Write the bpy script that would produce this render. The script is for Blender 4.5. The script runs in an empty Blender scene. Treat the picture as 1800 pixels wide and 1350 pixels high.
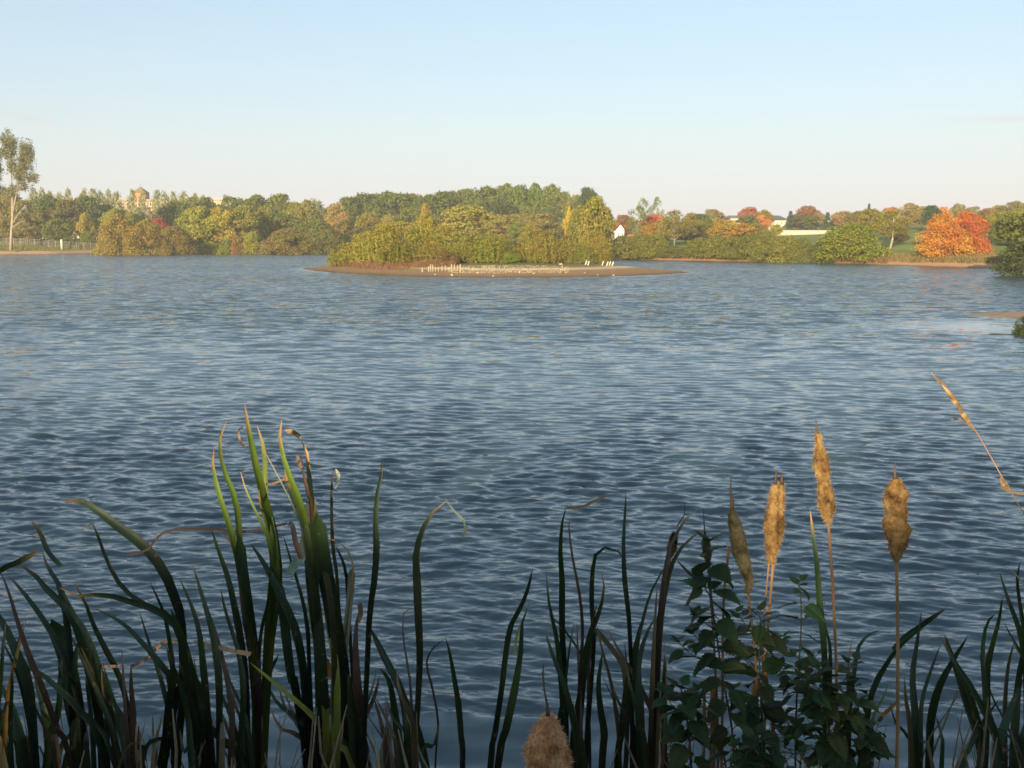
import bpy, math, random
import numpy as np
from mathutils import Vector, Matrix, Euler

# ------------------------------------------------------------------ camera, sky, sun, exposure
scene = bpy.context.scene
C = scene.collection
H = 2.6                      # eye height above the lake
F = 1766.0                   # focal length in pixels of the 1800 px wide picture
HZ = 415.0                   # pixel row of the horizon
PITCH = math.atan((675 - HZ) / F)
cam_d = bpy.data.cameras.new('camera')
cam_d.sensor_width = 36.0
cam_d.lens = 36.0 * F / 1800.0
cam_d.clip_start = 0.05
cam_d.clip_end = 6000
cam = bpy.data.objects.new('camera', cam_d)
C.objects.link(cam)
cam.location = (0, 0, H)
cam.rotation_euler = (math.pi / 2 - PITCH, 0, 0)
scene.camera = cam

SUN_EL = math.radians(13.0)
SUN_AZ = math.atan2(-0.30, -0.954)      # atan2(x, y) of the direction towards the sun
sun_dir = Vector((math.sin(SUN_AZ) * math.cos(SUN_EL), math.cos(SUN_AZ) * math.cos(SUN_EL), math.sin(SUN_EL)))
world = bpy.data.worlds.new('World')
scene.world = world
world.use_nodes = True
wn, wl = world.node_tree.nodes, world.node_tree.links
wn.clear()
sky = wn.new('ShaderNodeTexSky')
sky.sky_type = 'NISHITA'
sky.sun_disc = False
sky.sun_elevation = SUN_EL
sky.sun_rotation = SUN_AZ
sky.altitude = 100
sky.air_density = 1.0
sky.dust_density = 1.0
sky.ozone_density = 3.0
bg = wn.new('ShaderNodeBackground')
bg.inputs['Strength'].default_value = 0.053
wo = wn.new('ShaderNodeOutputWorld')
hsv = wn.new('ShaderNodeHueSaturation'); hsv.inputs['Saturation'].default_value = 0.86
tint = wn.new('ShaderNodeMix'); tint.data_type = 'RGBA'; tint.blend_type = 'MULTIPLY'; tint.inputs[0].default_value = 1.0
tint.inputs[7].default_value = (0.96, 1.0, 0.93, 1)
wl.new(sky.outputs[0], hsv.inputs['Color']); wl.new(hsv.outputs[0], tint.inputs[6])
# two faint pink wisps of cloud low in the sky
def wm(op, a, b=None, c=None):
    q = wn.new('ShaderNodeMath'); q.operation = op
    for i, v in enumerate((a, b, c)):
        if v is None: continue
        if isinstance(v, (int, float)): q.inputs[i].default_value = v
        else: wl.new(v, q.inputs[i])
    return q.outputs[0]
wtc = wn.new('ShaderNodeTexCoord'); wsx = wn.new('ShaderNodeSeparateXYZ'); wl.new(wtc.outputs['Generated'], wsx.inputs[0])
yy = wm('MAXIMUM', wsx.outputs[1], 0.05)
wu = wm('DIVIDE', wsx.outputs[0], yy); wv = wm('DIVIDE', wsx.outputs[2], yy)
wns = wn.new('ShaderNodeTexNoise'); wns.inputs['Scale'].default_value = 14; wns.inputs['Detail'].default_value = 5
wmp = wn.new('ShaderNodeMapping'); wmp.inputs['Scale'].default_value = (1, 1, 6); wl.new(wtc.outputs['Generated'], wmp.inputs[0]); wl.new(wmp.outputs[0], wns.inputs['Vector'])
def wisp(px, py, sx_, sy_, tilt):
    u0, v0 = (px - 900) / 1766.0, (415 - py) / 1766.0
    du = wm('SUBTRACT', wu, u0); dv = wm('ADD', wm('SUBTRACT', wv, v0), wm('MULTIPLY', du, tilt))
    e = wm('ADD', wm('POWER', wm('DIVIDE', du, sx_), 2.0), wm('POWER', wm('DIVIDE', dv, sy_), 2.0))
    return wm('EXPONENT', wm('MULTIPLY', e, -1.0))
ww = wm('MULTIPLY', wm('ADD', wisp(70, 214, 0.028, 0.0040, 0.12), wisp(1755, 217, 0.055, 0.0045, -0.02)), wm('MULTIPLY', wns.outputs['Fac'], 0.5))
cm_ = wn.new('ShaderNodeMix'); cm_.data_type = 'RGBA'; wl.new(ww, cm_.inputs[0])
lift = wn.new('ShaderNodeMix'); lift.data_type = 'RGBA'; lift.blend_type = 'ADD'; lift.inputs[0].default_value = 1.0; lift.inputs[7].default_value = (2.15, 3.15, 3.85, 1)
hmix = wn.new('ShaderNodeMix'); hmix.data_type = 'RGBA'; hmix.inputs[7].default_value = (8.0, 7.2, 7.35, 1)   # pale warm band of horizon haze
wl.new(wm('MULTIPLY', wm('EXPONENT', wm('MULTIPLY', wm('MAXIMUM', wsx.outputs[2], 0.0), -11.0)), 0.97), hmix.inputs[0])
wl.new(tint.outputs[2], lift.inputs[6]); wl.new(lift.outputs[2], hmix.inputs[6]); wl.new(hmix.outputs[2], cm_.inputs[6]); cm_.inputs[7].default_value = (6.4, 5.6, 5.5, 1)
wl.new(cm_.outputs[2], bg.inputs['Color'])
wl.new(bg.outputs[0], wo.inputs['Surface'])

sd = bpy.data.lights.new('sun', 'SUN')
sd.energy = 5.0
sd.angle = math.radians(0.5)
sd.color = (1.0, 0.81, 0.52)
sun = bpy.data.objects.new('sun', sd)
C.objects.link(sun)
sun.rotation_euler = (-sun_dir).to_track_quat('-Z', 'Y').to_euler()
sun.location = (-20, -30, 30)

scene.view_settings.view_transform = 'Standard'
scene.view_settings.look = 'None'
scene.view_settings.exposure = 1.1
scene.view_settings.gamma = 1
scene.cycles.use_denoising = True
scene.cycles.max_bounces = 6
scene.cycles.diffuse_bounces = 3
scene.cycles.glossy_bounces = 2
scene.cycles.transmission_bounces = 3
scene.cycles.volume_bounces = 0
scene.cycles.filter_width = 1.6

# ------------------------------------------------------------------ helpers
def ray(px, py):
    cx, cy = (px - 900) / F, (675 - py) / F
    s, c = math.sin(PITCH), math.cos(PITCH)
    return (cx, c + s * cy, -s + c * cy)

def at(px, py, Y):
    d = ray(px, py)
    t = Y / d[1]
    return Vector((d[0] * t, Y, H + d[2] * t))

def gp(px, py, z=0.0):
    d = ray(px, py)
    t = (z - H) / d[2]
    return Vector((d[0] * t, d[1] * t, z))

def tag(o, label=None, cat=None, group=None, kind=None):
    if label: o['label'] = label
    if cat: o['category'] = cat
    if group: o['group'] = group
    if kind: o['kind'] = kind
    return o

def empty(name, loc=(0, 0, 0), rz=0.0):
    o = bpy.data.objects.new(name, None)
    o.empty_display_size = 0.2
    C.objects.link(o)
    o.location = loc
    o.rotation_euler = (0, 0, rz)
    return o

def link(name, mesh, parent=None, loc=None):
    o = bpy.data.objects.new(name, mesh)
    C.objects.link(o)
    if parent is not None: o.parent = parent
    if loc is not None: o.location = loc
    return o

class MB:
    def __init__(s):
        s.v, s.f = [], []
    def add(s, vs, fs):
        n = len(s.v)
        s.v += [tuple(v) for v in vs]
        s.f += [tuple(i + n for i in f) for f in fs]
    def box(s, c, size, rz=0.0, tilt=None):
        hx, hy, hz = size[0] / 2, size[1] / 2, size[2] / 2
        m = Matrix.Rotation(rz, 3, 'Z')
        if tilt is not None: m = m @ Matrix.Rotation(tilt, 3, 'Y')
        vs = [Vector(c) + m @ Vector((x, y, z)) for z in (-hz, hz) for x, y in ((-hx, -hy), (hx, -hy), (hx, hy), (-hx, hy))]
        s.add(vs, [(3, 2, 1, 0), (4, 5, 6, 7), (0, 1, 5, 4), (1, 2, 6, 5), (2, 3, 7, 6), (3, 0, 4, 7)])
    def tube(s, pts, rad, n=6):
        pts = [Vector(p) for p in pts]
        vs, fs = [], []
        for i, p in enumerate(pts):
            t = (pts[min(i + 1, len(pts) - 1)] - pts[max(i - 1, 0)]).normalized()
            a = t.cross(Vector((0.13, 1, 0.07)))
            if a.length < 1e-3: a = t.cross(Vector((1, 0, 0)))
            a.normalize(); b = t.cross(a)
            r = rad[i] if hasattr(rad, '__len__') else rad
            for k in range(n):
                an = 2 * math.pi * k / n
                vs.append(p + a * (math.cos(an) * r) + b * (math.sin(an) * r))
        for i in range(len(pts) - 1):
            for k in range(n):
                k2 = (k + 1) % n
                fs.append((i * n + k, i * n + k2, (i + 1) * n + k2, (i + 1) * n + k))
        fs.append(tuple(range(n))[::-1]); fs.append(tuple((len(pts) - 1) * n + k for k in range(n)))
        s.add(vs, fs)
    def mesh(s, name, m, smooth=False):
        me = bpy.data.meshes.new(name)
        me.from_pydata(s.v, [], s.f)
        me.materials.append(m)
        if smooth:
            me.polygons.foreach_set('use_smooth', [True] * len(me.polygons))
        me.update()
        return me
    def build(s, name, m, parent=None, smooth=False):
        return link(name, s.mesh(name, m, smooth), parent)

def quads_mesh(name, V, m, smooth=False):
    """V: (n,4,3) array of separate quads"""
    n = len(V)
    me = bpy.data.meshes.new(name)
    me.vertices.add(n * 4); me.vertices.foreach_set('co', V.reshape(-1).astype('f'))
    me.loops.add(n * 4); me.loops.foreach_set('vertex_index', np.arange(n * 4, dtype='i'))
    me.polygons.add(n)
    me.polygons.foreach_set('loop_start', np.arange(0, n * 4, 4, dtype='i'))
    me.polygons.foreach_set('loop_total', np.full(n, 4, dtype='i'))
    me.materials.append(m)
    me.update(calc_edges=True); me.validate()
    return me

def grid_mesh(name, X, Y, Z, m, smooth=True):
    r, c = X.shape
    me = bpy.data.meshes.new(name)
    co = np.stack([X, Y, Z], -1).reshape(-1).astype('f')
    me.vertices.add(r * c); me.vertices.foreach_set('co', co)
    idx = np.arange(r * c).reshape(r, c)
    q = np.stack([idx[:-1, :-1], idx[:-1, 1:], idx[1:, 1:], idx[1:, :-1]], -1).reshape(-1, 4)
    n = len(q)
    me.loops.add(n * 4); me.loops.foreach_set('vertex_index', q.reshape(-1).astype('i'))
    me.polygons.add(n)
    me.polygons.foreach_set('loop_start', np.arange(0, n * 4, 4, dtype='i'))
    me.polygons.foreach_set('loop_total', np.full(n, 4, dtype='i'))
    me.polygons.foreach_set('use_smooth', np.full(n, smooth))
    me.materials.append(m)
    me.update(calc_edges=True)
    return me

# ------------------------------------------------------------------ materials
def newmat(name):
    m = bpy.data.materials.new(name)
    m.use_nodes = True
    nt = m.node_tree
    nt.nodes.clear()
    out = nt.nodes.new('ShaderNodeOutputMaterial')
    return m, nt.nodes, nt.links, out

def N(nodes, typ, **kw):
    n = nodes.new(typ)
    for k, v in kw.items():
        if k.startswith('i_'):
            key = k[2:]
            key = int(key) if key.isdigit() else key.replace('_', ' ')
            n.inputs[key].default_value = v
        else: setattr(n, k, v)
    return n

def ramp(nodes, stops):
    r = nodes.new('ShaderNodeValToRGB')
    e = r.color_ramp.elements
    while len(e) < len(stops): e.new(0.5)
    for el, (p, c) in zip(e, stops):
        el.position = p; el.color = (c[0], c[1], c[2], 1)
    return r

def foliage_mat(name, var=0.35, transl=0.25, noise_scale=2.5):
    m, n, l, out = newmat(name)
    oi = N(n, 'ShaderNodeObjectInfo')
    geo = N(n, 'ShaderNodeNewGeometry')
    tc = N(n, 'ShaderNodeTexCoord')
    no = N(n, 'ShaderNodeTexNoise', i_Scale=noise_scale, i_Detail=3.0)
    l.new(tc.outputs['Object'], no.inputs['Vector'])
    hs = N(n, 'ShaderNodeHueSaturation')
    l.new(oi.outputs['Color'], hs.inputs['Color'])
    a = N(n, 'ShaderNodeMapRange', i_1=0.3, i_2=0.7, i_3=0.472, i_4=0.522)
    l.new(no.outputs['Fac'], a.inputs[0]); 
    l.new(a.outputs[0], hs.inputs['Hue'])
    b = N(n, 'ShaderNodeMapRange', i_1=0.0, i_2=1.0, i_3=1.0 - var, i_4=1.0 + var)
    l.new(geo.outputs['Random Per Island'], b.inputs[0])
    l.new(b.outputs[0], hs.inputs['Value'])
    hs.inputs['Saturation'].default_value = 1.0
    dif = N(n, 'ShaderNodeBsdfPrincipled', i_Roughness=0.65)
    dif.inputs['Specular IOR Level'].default_value = 0.25
    tr = N(n, 'ShaderNodeBsdfTranslucent')
    mx = N(n, 'ShaderNodeMixShader', i_0=transl)
    l.new(hs.outputs[0], dif.inputs['Base Color']); l.new(hs.outputs[0], tr.inputs['Color'])
    l.new(dif.outputs[0], mx.inputs[1]); l.new(tr.outputs[0], mx.inputs[2])
    l.new(mx.outputs[0], out.inputs['Surface'])
    return m

def noisy_mat(name, c1, c2, scale=8.0, rough=0.85, stretch=(1, 1, 1), objcol=False, bump=0.0, spec=0.3):
    m, n, l, out = newmat(name)
    tc = N(n, 'ShaderNodeTexCoord')
    mp = N(n, 'ShaderNodeMapping'); mp.inputs['Scale'].default_value = stretch
    no = N(n, 'ShaderNodeTexNoise', i_Scale=scale, i_Detail=5.0, i_Roughness=0.65)
    l.new(tc.outputs['Object'], mp.inputs[0]); l.new(mp.outputs[0], no.inputs['Vector'])
    r = ramp(n, [(0.32, c1), (0.68, c2)])
    l.new(no.outputs['Fac'], r.inputs[0])
    p = N(n, 'ShaderNodeBsdfPrincipled', i_Roughness=rough)
    p.inputs['Specular IOR Level'].default_value = spec
    col = r.outputs[0]
    if objcol:
        oi = N(n, 'ShaderNodeObjectInfo')
        mm = N(n, 'ShaderNodeMix', data_type='RGBA', blend_type='MULTIPLY'); mm.inputs[0].default_value = 1
        l.new(col, mm.inputs[6]); l.new(oi.outputs['Color'], mm.inputs[7]); col = mm.outputs[2]
    l.new(col, p.inputs['Base Color'])
    if bump:
        bp = N(n, 'ShaderNodeBump', i_Strength=0.7, i_Distance=bump)
        l.new(no.outputs['Fac'], bp.inputs['Height']); l.new(bp.outputs[0], p.inputs['Normal'])
    l.new(p.outputs[0], out.inputs['Surface'])
    return m

M_leaf = foliage_mat('tree_foliage', 0.25, 0.4)
M_willow = foliage_mat('willow_foliage', 0.55, 0.4, 1.8)
M_bark = noisy_mat('bark', (0.05, 0.04, 0.03), (0.13, 0.10, 0.075), 6, stretch=(4, 4, 0.8))
M_palebark = noisy_mat('pale_bark', (0.20, 0.16, 0.11), (0.42, 0.34, 0.25), 5, stretch=(2, 2, 1))
M_wood = noisy_mat('weathered_wood', (0.28, 0.21, 0.15), (0.48, 0.37, 0.26), 8, stretch=(4, 4, 1))
M_white = noisy_mat('white_board', (0.42, 0.39, 0.34), (0.58, 0.54, 0.48), 5)
M_stone = noisy_mat('stone', (0.30, 0.24, 0.18), (0.55, 0.47, 0.36), 5, bump=0.02)
M_window = noisy_mat('window_glass', (0.03, 0.035, 0.04), (0.06, 0.07, 0.08), 3, rough=0.15, spec=0.5)
M_frame = noisy_mat('window_frame_paint', (0.6, 0.58, 0.52), (0.75, 0.72, 0.66), 3)
def plaster(name, c): return noisy_mat(name, tuple(x * 0.85 for x in c), c, 1.5, rough=0.9)

# ------------------------------------------------------------------ terrain
shore_px = [(-1500, 446.5), (-700, 447), (-200, 447.5), (0, 447.5), (100, 447), (190, 445), (300, 445), (400, 446), (520, 446), (600, 446.5),
            (800, 450), (1000, 453.5), (1080, 455.5), (1150, 457.5), (1260, 459.5), (1400, 461.5), (1500, 464), (1560, 466), (1620, 468), (1700, 470.5), (1780, 472.5)]
lake = [gp(*p).xy for p in shore_px]
lake += [Vector(p) for p in ((44, 74), (41, 66), (40, 55), (38, 44), (33, 36), (27, 29), (21, 22), (17, 15), (13, 8), (9, 4.5), (5, 3.2), (0, 2.9), (-6, 3.1), (-14, 4.5), (-30, 8), (-60, 20), (-110, 45), (-160, 90))]
lake_a = np.array([(p[0], p[1]) for p in lake])

def signed_dist(x, y, poly):
    """positive outside the polygon"""
    x = np.asarray(x, float); y = np.asarray(y, float)
    best = np.full(x.shape, 1e18); inside = np.zeros(x.shape, bool)
    n = len(poly)
    for i in range(n):
        ax, ay = poly[i]; bx, by = poly[(i + 1) % n]
        dx, dy = bx - ax, by - ay
        t = np.clip(((x - ax) * dx + (y - ay) * dy) / (dx * dx + dy * dy + 1e-12), 0, 1)
        best = np.minimum(best, (x - ax - t * dx) ** 2 + (y - ay - t * dy) ** 2)
        c = ((ay > y) != (by > y))
        with np.errstate(divide='ignore', invalid='ignore'):
            xi = ax + (y - ay) * dx / (dy if abs(dy) > 1e-12 else 1e-12)
        inside ^= c & (x < xi)
    d = np.sqrt(best)
    return np.where(inside, -d, d)

def vnoise(x, y, s, seed=0):
    rs = np.random.RandomState(seed); v = 0
    for k in range(5):
        a = rs.uniform(0, 2 * math.pi); f = s * rs.uniform(0.6, 1.7)
        v = v + np.sin((x * math.cos(a) + y * math.sin(a)) * f + rs.uniform(0, 6.28) + 1.3 * np.sin((x * math.sin(a) - y * math.cos(a)) * f * 0.7))
    return v / 5

def height(x, y):
    x = np.asarray(x, float); y = np.asarray(y, float)
    s = signed_dist(x, y, lake_a)
    s = s + 0.5 * vnoise(x, y, 0.35, 3) * np.clip((y - 30) / 30, 0, 1)
    beach = np.where(s < 0, s * 0.3, np.where(s < 1.6, s * 0.27, 0.43 + (np.clip(s, 0, 14) - 1.6) * 0.075))
    right = np.clip((x - 5) / 30, 0, 1) * np.clip((y - 40) / 40, 0, 1)
    beach = beach + right * np.clip(s - 6, 0, 110) * 0.034
    beach = beach + np.clip(s - 14, 0, 300) * 0.003
    near = np.clip(s * 0.40, -1.0, 1.15)
    w = np.clip((y - 14) / 16, 0, 1)
    z = near * (1 - w) + beach * w
    z = z + 0.05 * vnoise(x, y, 0.9, 5) * np.clip(s / 3, 0, 1)
    return np.clip(z, -1.2, 60)

def hz(x, y): return float(height(np.array([x]), np.array([y]))[0])

m, n, l, out = newmat('lake_shore_ground')
geo = N(n, 'ShaderNodeNewGeometry'); sx = N(n, 'ShaderNodeSeparateXYZ')
l.new(geo.outputs['Position'], sx.inputs[0])
no = N(n, 'ShaderNodeTexNoise', i_Scale=0.9, i_Detail=6.0, i_Roughness=0.6); l.new(geo.outputs['Position'], no.inputs['Vector'])
no2 = N(n, 'ShaderNodeTexNoise', i_Scale=0.06, i_Detail=3.0); l.new(geo.outputs['Position'], no2.inputs['Vector'])
add = N(n, 'ShaderNodeMath', operation='MULTIPLY_ADD', i_1=0.22); l.new(no.outputs['Fac'], add.inputs[0]); l.new(sx.outputs['Z'], add.inputs[2])
zr = N(n, 'ShaderNodeMapRange', i_1=0.0, i_2=1.0); l.new(add.outputs[0], zr.inputs[0])
bank = ramp(n, [(0.10, (0.13, 0.075, 0.045)), (0.24, (0.42, 0.24, 0.13)), (0.55, (0.40, 0.25, 0.13)), (0.66, (0.13, 0.12, 0.04)), (1.0, (0.11, 0.13, 0.035))])
l.new(zr.outputs[0], bank.inputs[0])
gr = ramp(n, [(0.35, (0.13, 0.16, 0.035)), (0.65, (0.20, 0.21, 0.05))]); l.new(no2.outputs['Fac'], gr.inputs[0])
far = N(n, 'ShaderNodeMapRange', i_1=0.9, i_2=1.4); l.new(add.outputs[0], far.inputs[0])
mx = N(n, 'ShaderNodeMix', data_type='RGBA'); l.new(far.outputs[0], mx.inputs[0]); l.new(bank.outputs[0], mx.inputs[6]); l.new(gr.outputs[0], mx.inputs[7])
p = N(n, 'ShaderNodeBsdfPrincipled', i_Roughness=0.95); p.inputs['Specular IOR Level'].default_value = 0.1
l.new(mx.outputs[2], p.inputs['Base Color']); l.new(p.outputs[0], out.inputs['Surface'])
M_ground = m

xs = np.concatenate([-np.geomspace(2500, 172, 14), np.arange(-170, 120, 1.3), np.geomspace(121, 2500, 16)])
ys = np.concatenate([-np.geomspace(600, 42, 8), np.arange(-40, -2, 2.0), np.arange(-2, 6, 0.4), np.arange(6, 80, 1.4), np.arange(80, 160, 0.8), np.geomspace(161, 3500, 60)])
X, Y = np.meshgrid(xs, ys)
g = link('ground', grid_mesh('ground', X, Y, height(X, Y), M_ground)); tag(g, kind='structure')

# island
isl_px = [(528, 472.5), (560, 477), (600, 480.5), (680, 484), (760, 487), (850, 488.5), (950, 487.8), (1040, 486.5), (1110, 485), (1170, 482), (1216, 479),
          (1190, 476.5), (1130, 473), (1080, 471), (1060, 468.5), (950, 467), (800, 466), (680, 466), (590, 468), (545, 470.5)]
isl = [gp(*p) for p in isl_px]; isl_a = np.array([(p.x, p.y) for p in isl])
def isl_h(x, y):
    s = -signed_dist(x, y, isl_a) + 0.22 * vnoise(x, y, 1.3, 9) + 0.14 * vnoise(x, y, 4.0, 10)
    s = np.where(s > 0, np.clip(s, 0, 6) ** 0.9 * 0.115, s * 0.25)
    return np.clip(s, -0.5, 0.62) + 0.02 * vnoise(x, y, 3.1, 4) * (s > 0.05)
m, n, l, out = newmat('island_sand')
geo = N(n, 'ShaderNodeNewGeometry'); sx = N(n, 'ShaderNodeSeparateXYZ'); l.new(geo.outputs['Position'], sx.inputs[0])
no = N(n, 'ShaderNodeTexNoise', i_Scale=1.4, i_Detail=8.0, i_Roughness=0.7)
mp = N(n, 'ShaderNodeMapping'); mp.inputs['Scale'].default_value = (0.5, 1.6, 1)
l.new(geo.outputs['Position'], mp.inputs[0]); l.new(mp.outputs[0], no.inputs['Vector'])
add = N(n, 'ShaderNodeMath', operation='MULTIPLY_ADD', i_1=0.16); l.new(no.outputs['Fac'], add.inputs[0]); l.new(sx.outputs['Z'], add.inputs[2])
r = ramp(n, [(0.08, (0.10, 0.065, 0.03)), (0.2, (0.25, 0.14, 0.065)), (0.40, (0.27, 0.17, 0.08)), (0.45, (0.50, 0.36, 0.21)), (0.50, (0.52, 0.38, 0.22)), (0.56, (0.20, 0.15, 0.05)), (0.75, (0.09, 0.10, 0.03))])
l.new(add.outputs[0], r.inputs[0])
p = N(n, 'ShaderNodeBsdfPrincipled', i_Roughness=0.9); p.inputs['Specular IOR Level'].default_value = 0.2
l.new(r.outputs[0], p.inputs['Base Color']); l.new(p.outputs[0], out.inputs['Surface'])
M_sand = m
X, Y = np.meshgrid(np.arange(-24, 17.5, 0.16), np.arange(58, 92, 0.16))
g = link('island', grid_mesh('island', X, Y, isl_h(X, Y), M_sand)); tag(g, kind='structure')
def isz(x, y): return float(isl_h(np.array([x]), np.array([y]))[0])

# sandbar at the right
bar_px = [(1694, 552.5), (1740, 549.5), (1800, 547.5), (1900, 543), (2050, 541), (2100, 562), (1990, 566), (1880, 563.5), (1800, 561.5), (1755, 558.5), (1715, 556)]
bar = np.array([tuple(gp(*p).xy) for p in bar_px])
def bar_h(x, y):
    s = -signed_dist(x, y, bar) + 0.1 * vnoise(x, y, 2.2, 19)
    return np.clip(np.where(s > 0, s * 0.10, s * 0.3), -0.4, 0.16) + 0.008 * vnoise(x, y, 6, 1)
m = noisy_mat('wet_sand', (0.16, 0.10, 0.055), (0.36, 0.23, 0.13), 1.6, rough=0.6, stretch=(0.6, 2, 1))
X, Y = np.meshgrid(np.arange(13, 28, 0.12), np.arange(28, 40, 0.12))
g = link('sandbar', grid_mesh('sandbar', X, Y, bar_h(X, Y), m)); tag(g, kind='structure')

# ------------------------------------------------------------------ water
def water_height(x, y, dist, rowstep):
    rs = np.random.RandomState(11)
    z = np.zeros_like(x)
    wx = x + 0.35 * vnoise(x, y, 0.55, 21); wy = y + 0.30 * vnoise(x, y, 0.75, 22)
    patch = 0.92 + 0.28 * vnoise(x, y * 1.5, 0.28, 30)
    for k in range(110):
        lam = 0.05 * (0.44 / 0.05) ** rs.uniform(0, 1)
        a = rs.normal(0.14, 0.36)
        kx, ky = math.sin(a) * 2 * math.pi / lam, math.cos(a) * 2 * math.pi / lam
        slope = 0.028 * (1.15 if lam > 0.16 else 0.9)
        amp = slope * lam / (2 * math.pi)
        fade = np.clip(lam / (rowstep * 3.0) - 0.6, 0, 1)
        ph = wx * kx + wy * ky + rs.uniform(0, 6.28)
        z += amp * fade * (np.sin(ph) + 0.25 * np.cos(2 * ph))
    for k in range(14):
        lam = rs.uniform(0.65, 1.4); a = rs.normal(0.25, 0.5)
        kx, ky = math.sin(a) * 2 * math.pi / lam, math.cos(a) * 2 * math.pi / lam
        z += 0.011 * lam / (2 * math.pi) * np.clip(lam / (rowstep * 3.0) - 0.6, 0, 1) * np.sin(wx * kx + wy * ky + rs.uniform(0, 6.28))
    return z * patch

Cc = 860
inv = np.concatenate([np.linspace(1 / 1.9, 1 / 5.2, 120)[:-1], np.linspace(1 / 5.2, 1 / 70.0, 900)[:-1], np.linspace(1 / 70.0, 1 / 420.0, 110)])
dist = 1 / inv
tx = np.linspace(-0.85, 0.85, Cc)
Yw = np.repeat(dist[:, None], Cc, 1); Xw = Yw * tx[None, :]
step = np.gradient(dist)[:, None] * np.ones_like(Xw)
calm_c = gp(1800, 575)
calm = np.exp(-(((Xw - calm_c.x) / 4.2) ** 2 + ((Yw - calm_c.y) / 2.6) ** 2))
bs = signed_dist(Xw, Yw, isl_a)
lee = np.clip(1 - bs / 2.0, 0, 1)
keep = (1 - 0.9 * np.clip(calm * 1.3, 0, 1)) * (1 - 0.6 * lee)
Zw = water_height(Xw, Yw, Yw, step) * keep
m, n, l, out = newmat('lake_water')
tc = N(n, 'ShaderNodeNewGeometry')
at_keep = N(n, 'ShaderNodeAttribute', attribute_name='ripple')
at_far = N(n, 'ShaderNodeAttribute', attribute_name='coarse')
def slope_noise(scale, stretch, detail, rot):
    mp = N(n, 'ShaderNodeMapping'); mp.inputs['Scale'].default_value = stretch; mp.inputs['Rotation'].default_value = (0, 0, rot)
    no = N(n, 'ShaderNodeTexNoise', i_Scale=scale, i_Detail=detail, i_Roughness=0.62)
    l.new(tc.outputs['Position'], mp.inputs[0]); l.new(mp.outputs[0], no.inputs['Vector'])
    s = N(n, 'ShaderNodeVectorMath', operation='SUBTRACT'); s.inputs[1].default_value = (0.5, 0.5, 0.5)
    l.new(no.outputs['Color'], s.inputs[0])
    return s.outputs[0]
fine = slope_noise(4.5, (0.6, 1.5, 1), 3.0, 0.15)
big = slope_noise(2.5, (0.5, 1.1, 1), 5.0, 0.12)
f1 = N(n, 'ShaderNodeVectorMath', operation='MULTIPLY'); f1.inputs[1].default_value = (0.25, 0.42, 0); l.new(fine, f1.inputs[0])
b1 = N(n, 'ShaderNodeVectorMath', operation='MULTIPLY'); b1.inputs[1].default_value = (0.9, 2.1, 0); l.new(big, b1.inputs[0])
b2 = N(n, 'ShaderNodeVectorMath', operation='SCALE'); l.new(b1.outputs[0], b2.inputs[0]); l.new(at_far.outputs['Fac'], b2.inputs['Scale'])
sm = N(n, 'ShaderNodeVectorMath', operation='ADD'); l.new(f1.outputs[0], sm.inputs[0]); l.new(b2.outputs[0], sm.inputs[1])
# wind patches
wp = N(n, 'ShaderNodeMapping'); wp.inputs['Scale'].default_value = (0.03, 0.11, 1)
wno = N(n, 'ShaderNodeTexNoise', i_Scale=1.0, i_Detail=3.0); l.new(tc.outputs['Position'], wp.inputs[0]); l.new(wp.outputs[0], wno.inputs['Vector'])
wr = N(n, 'ShaderNodeMapRange', i_1=0.35, i_2=0.65, i_3=0.75, i_4=1.1); l.new(wno.outputs['Fac'], wr.inputs[0])
kk = N(n, 'ShaderNodeMath', operation='MULTIPLY'); l.new(wr.outputs[0], kk.inputs[0]); l.new(at_keep.outputs['Fac'], kk.inputs[1])
s2 = N(n, 'ShaderNodeVectorMath', operation='SCALE'); l.new(sm.outputs[0], s2.inputs[0]); l.new(kk.outputs[0], s2.inputs['Scale'])
bi = N(n, 'ShaderNodeCombineXYZ'); bm = N(n, 'ShaderNodeMath', operation='MULTIPLY', i_1=-0.15); l.new(at_far.outputs['Fac'], bm.inputs[0])
bk = N(n, 'ShaderNodeMath', operation='MULTIPLY'); l.new(bm.outputs[0], bk.inputs[0]); l.new(at_keep.outputs['Fac'], bk.inputs[1]); l.new(bk.outputs[0], bi.inputs['Y'])
sb = N(n, 'ShaderNodeVectorMath', operation='ADD'); l.new(s2.outputs[0], sb.inputs[0]); l.new(bi.outputs[0], sb.inputs[1])
nn = N(n, 'ShaderNodeVectorMath', operation='ADD'); l.new(sb.outputs[0], nn.inputs[0]); l.new(tc.outputs['Normal'], nn.inputs[1])
nz = N(n, 'ShaderNodeVectorMath', operation='NORMALIZE'); l.new(nn.outputs[0], nz.inputs[0])
p = N(n, 'ShaderNodeBsdfPrincipled', i_Roughness=0.07, i_IOR=1.5)
p.inputs['Base Color'].default_value = (0.027, 0.048, 0.064, 1)
l.new(nz.outputs[0], p.inputs['Normal']); l.new(p.outputs[0], out.inputs['Surface'])
M_water = m
me = grid_mesh('water', Xw, Yw, Zw, M_water)
a = me.attributes.new('ripple', 'FLOAT', 'POINT'); a.data.foreach_set('value', keep.reshape(-1).astype('f'))
farv = np.clip((step - 0.03) / 0.16, 0, 1)
a = me.attributes.new('coarse', 'FLOAT', 'POINT'); a.data.foreach_set('value', farv.reshape(-1).astype('f'))
g = link('water', me); tag(g, kind='structure')

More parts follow.
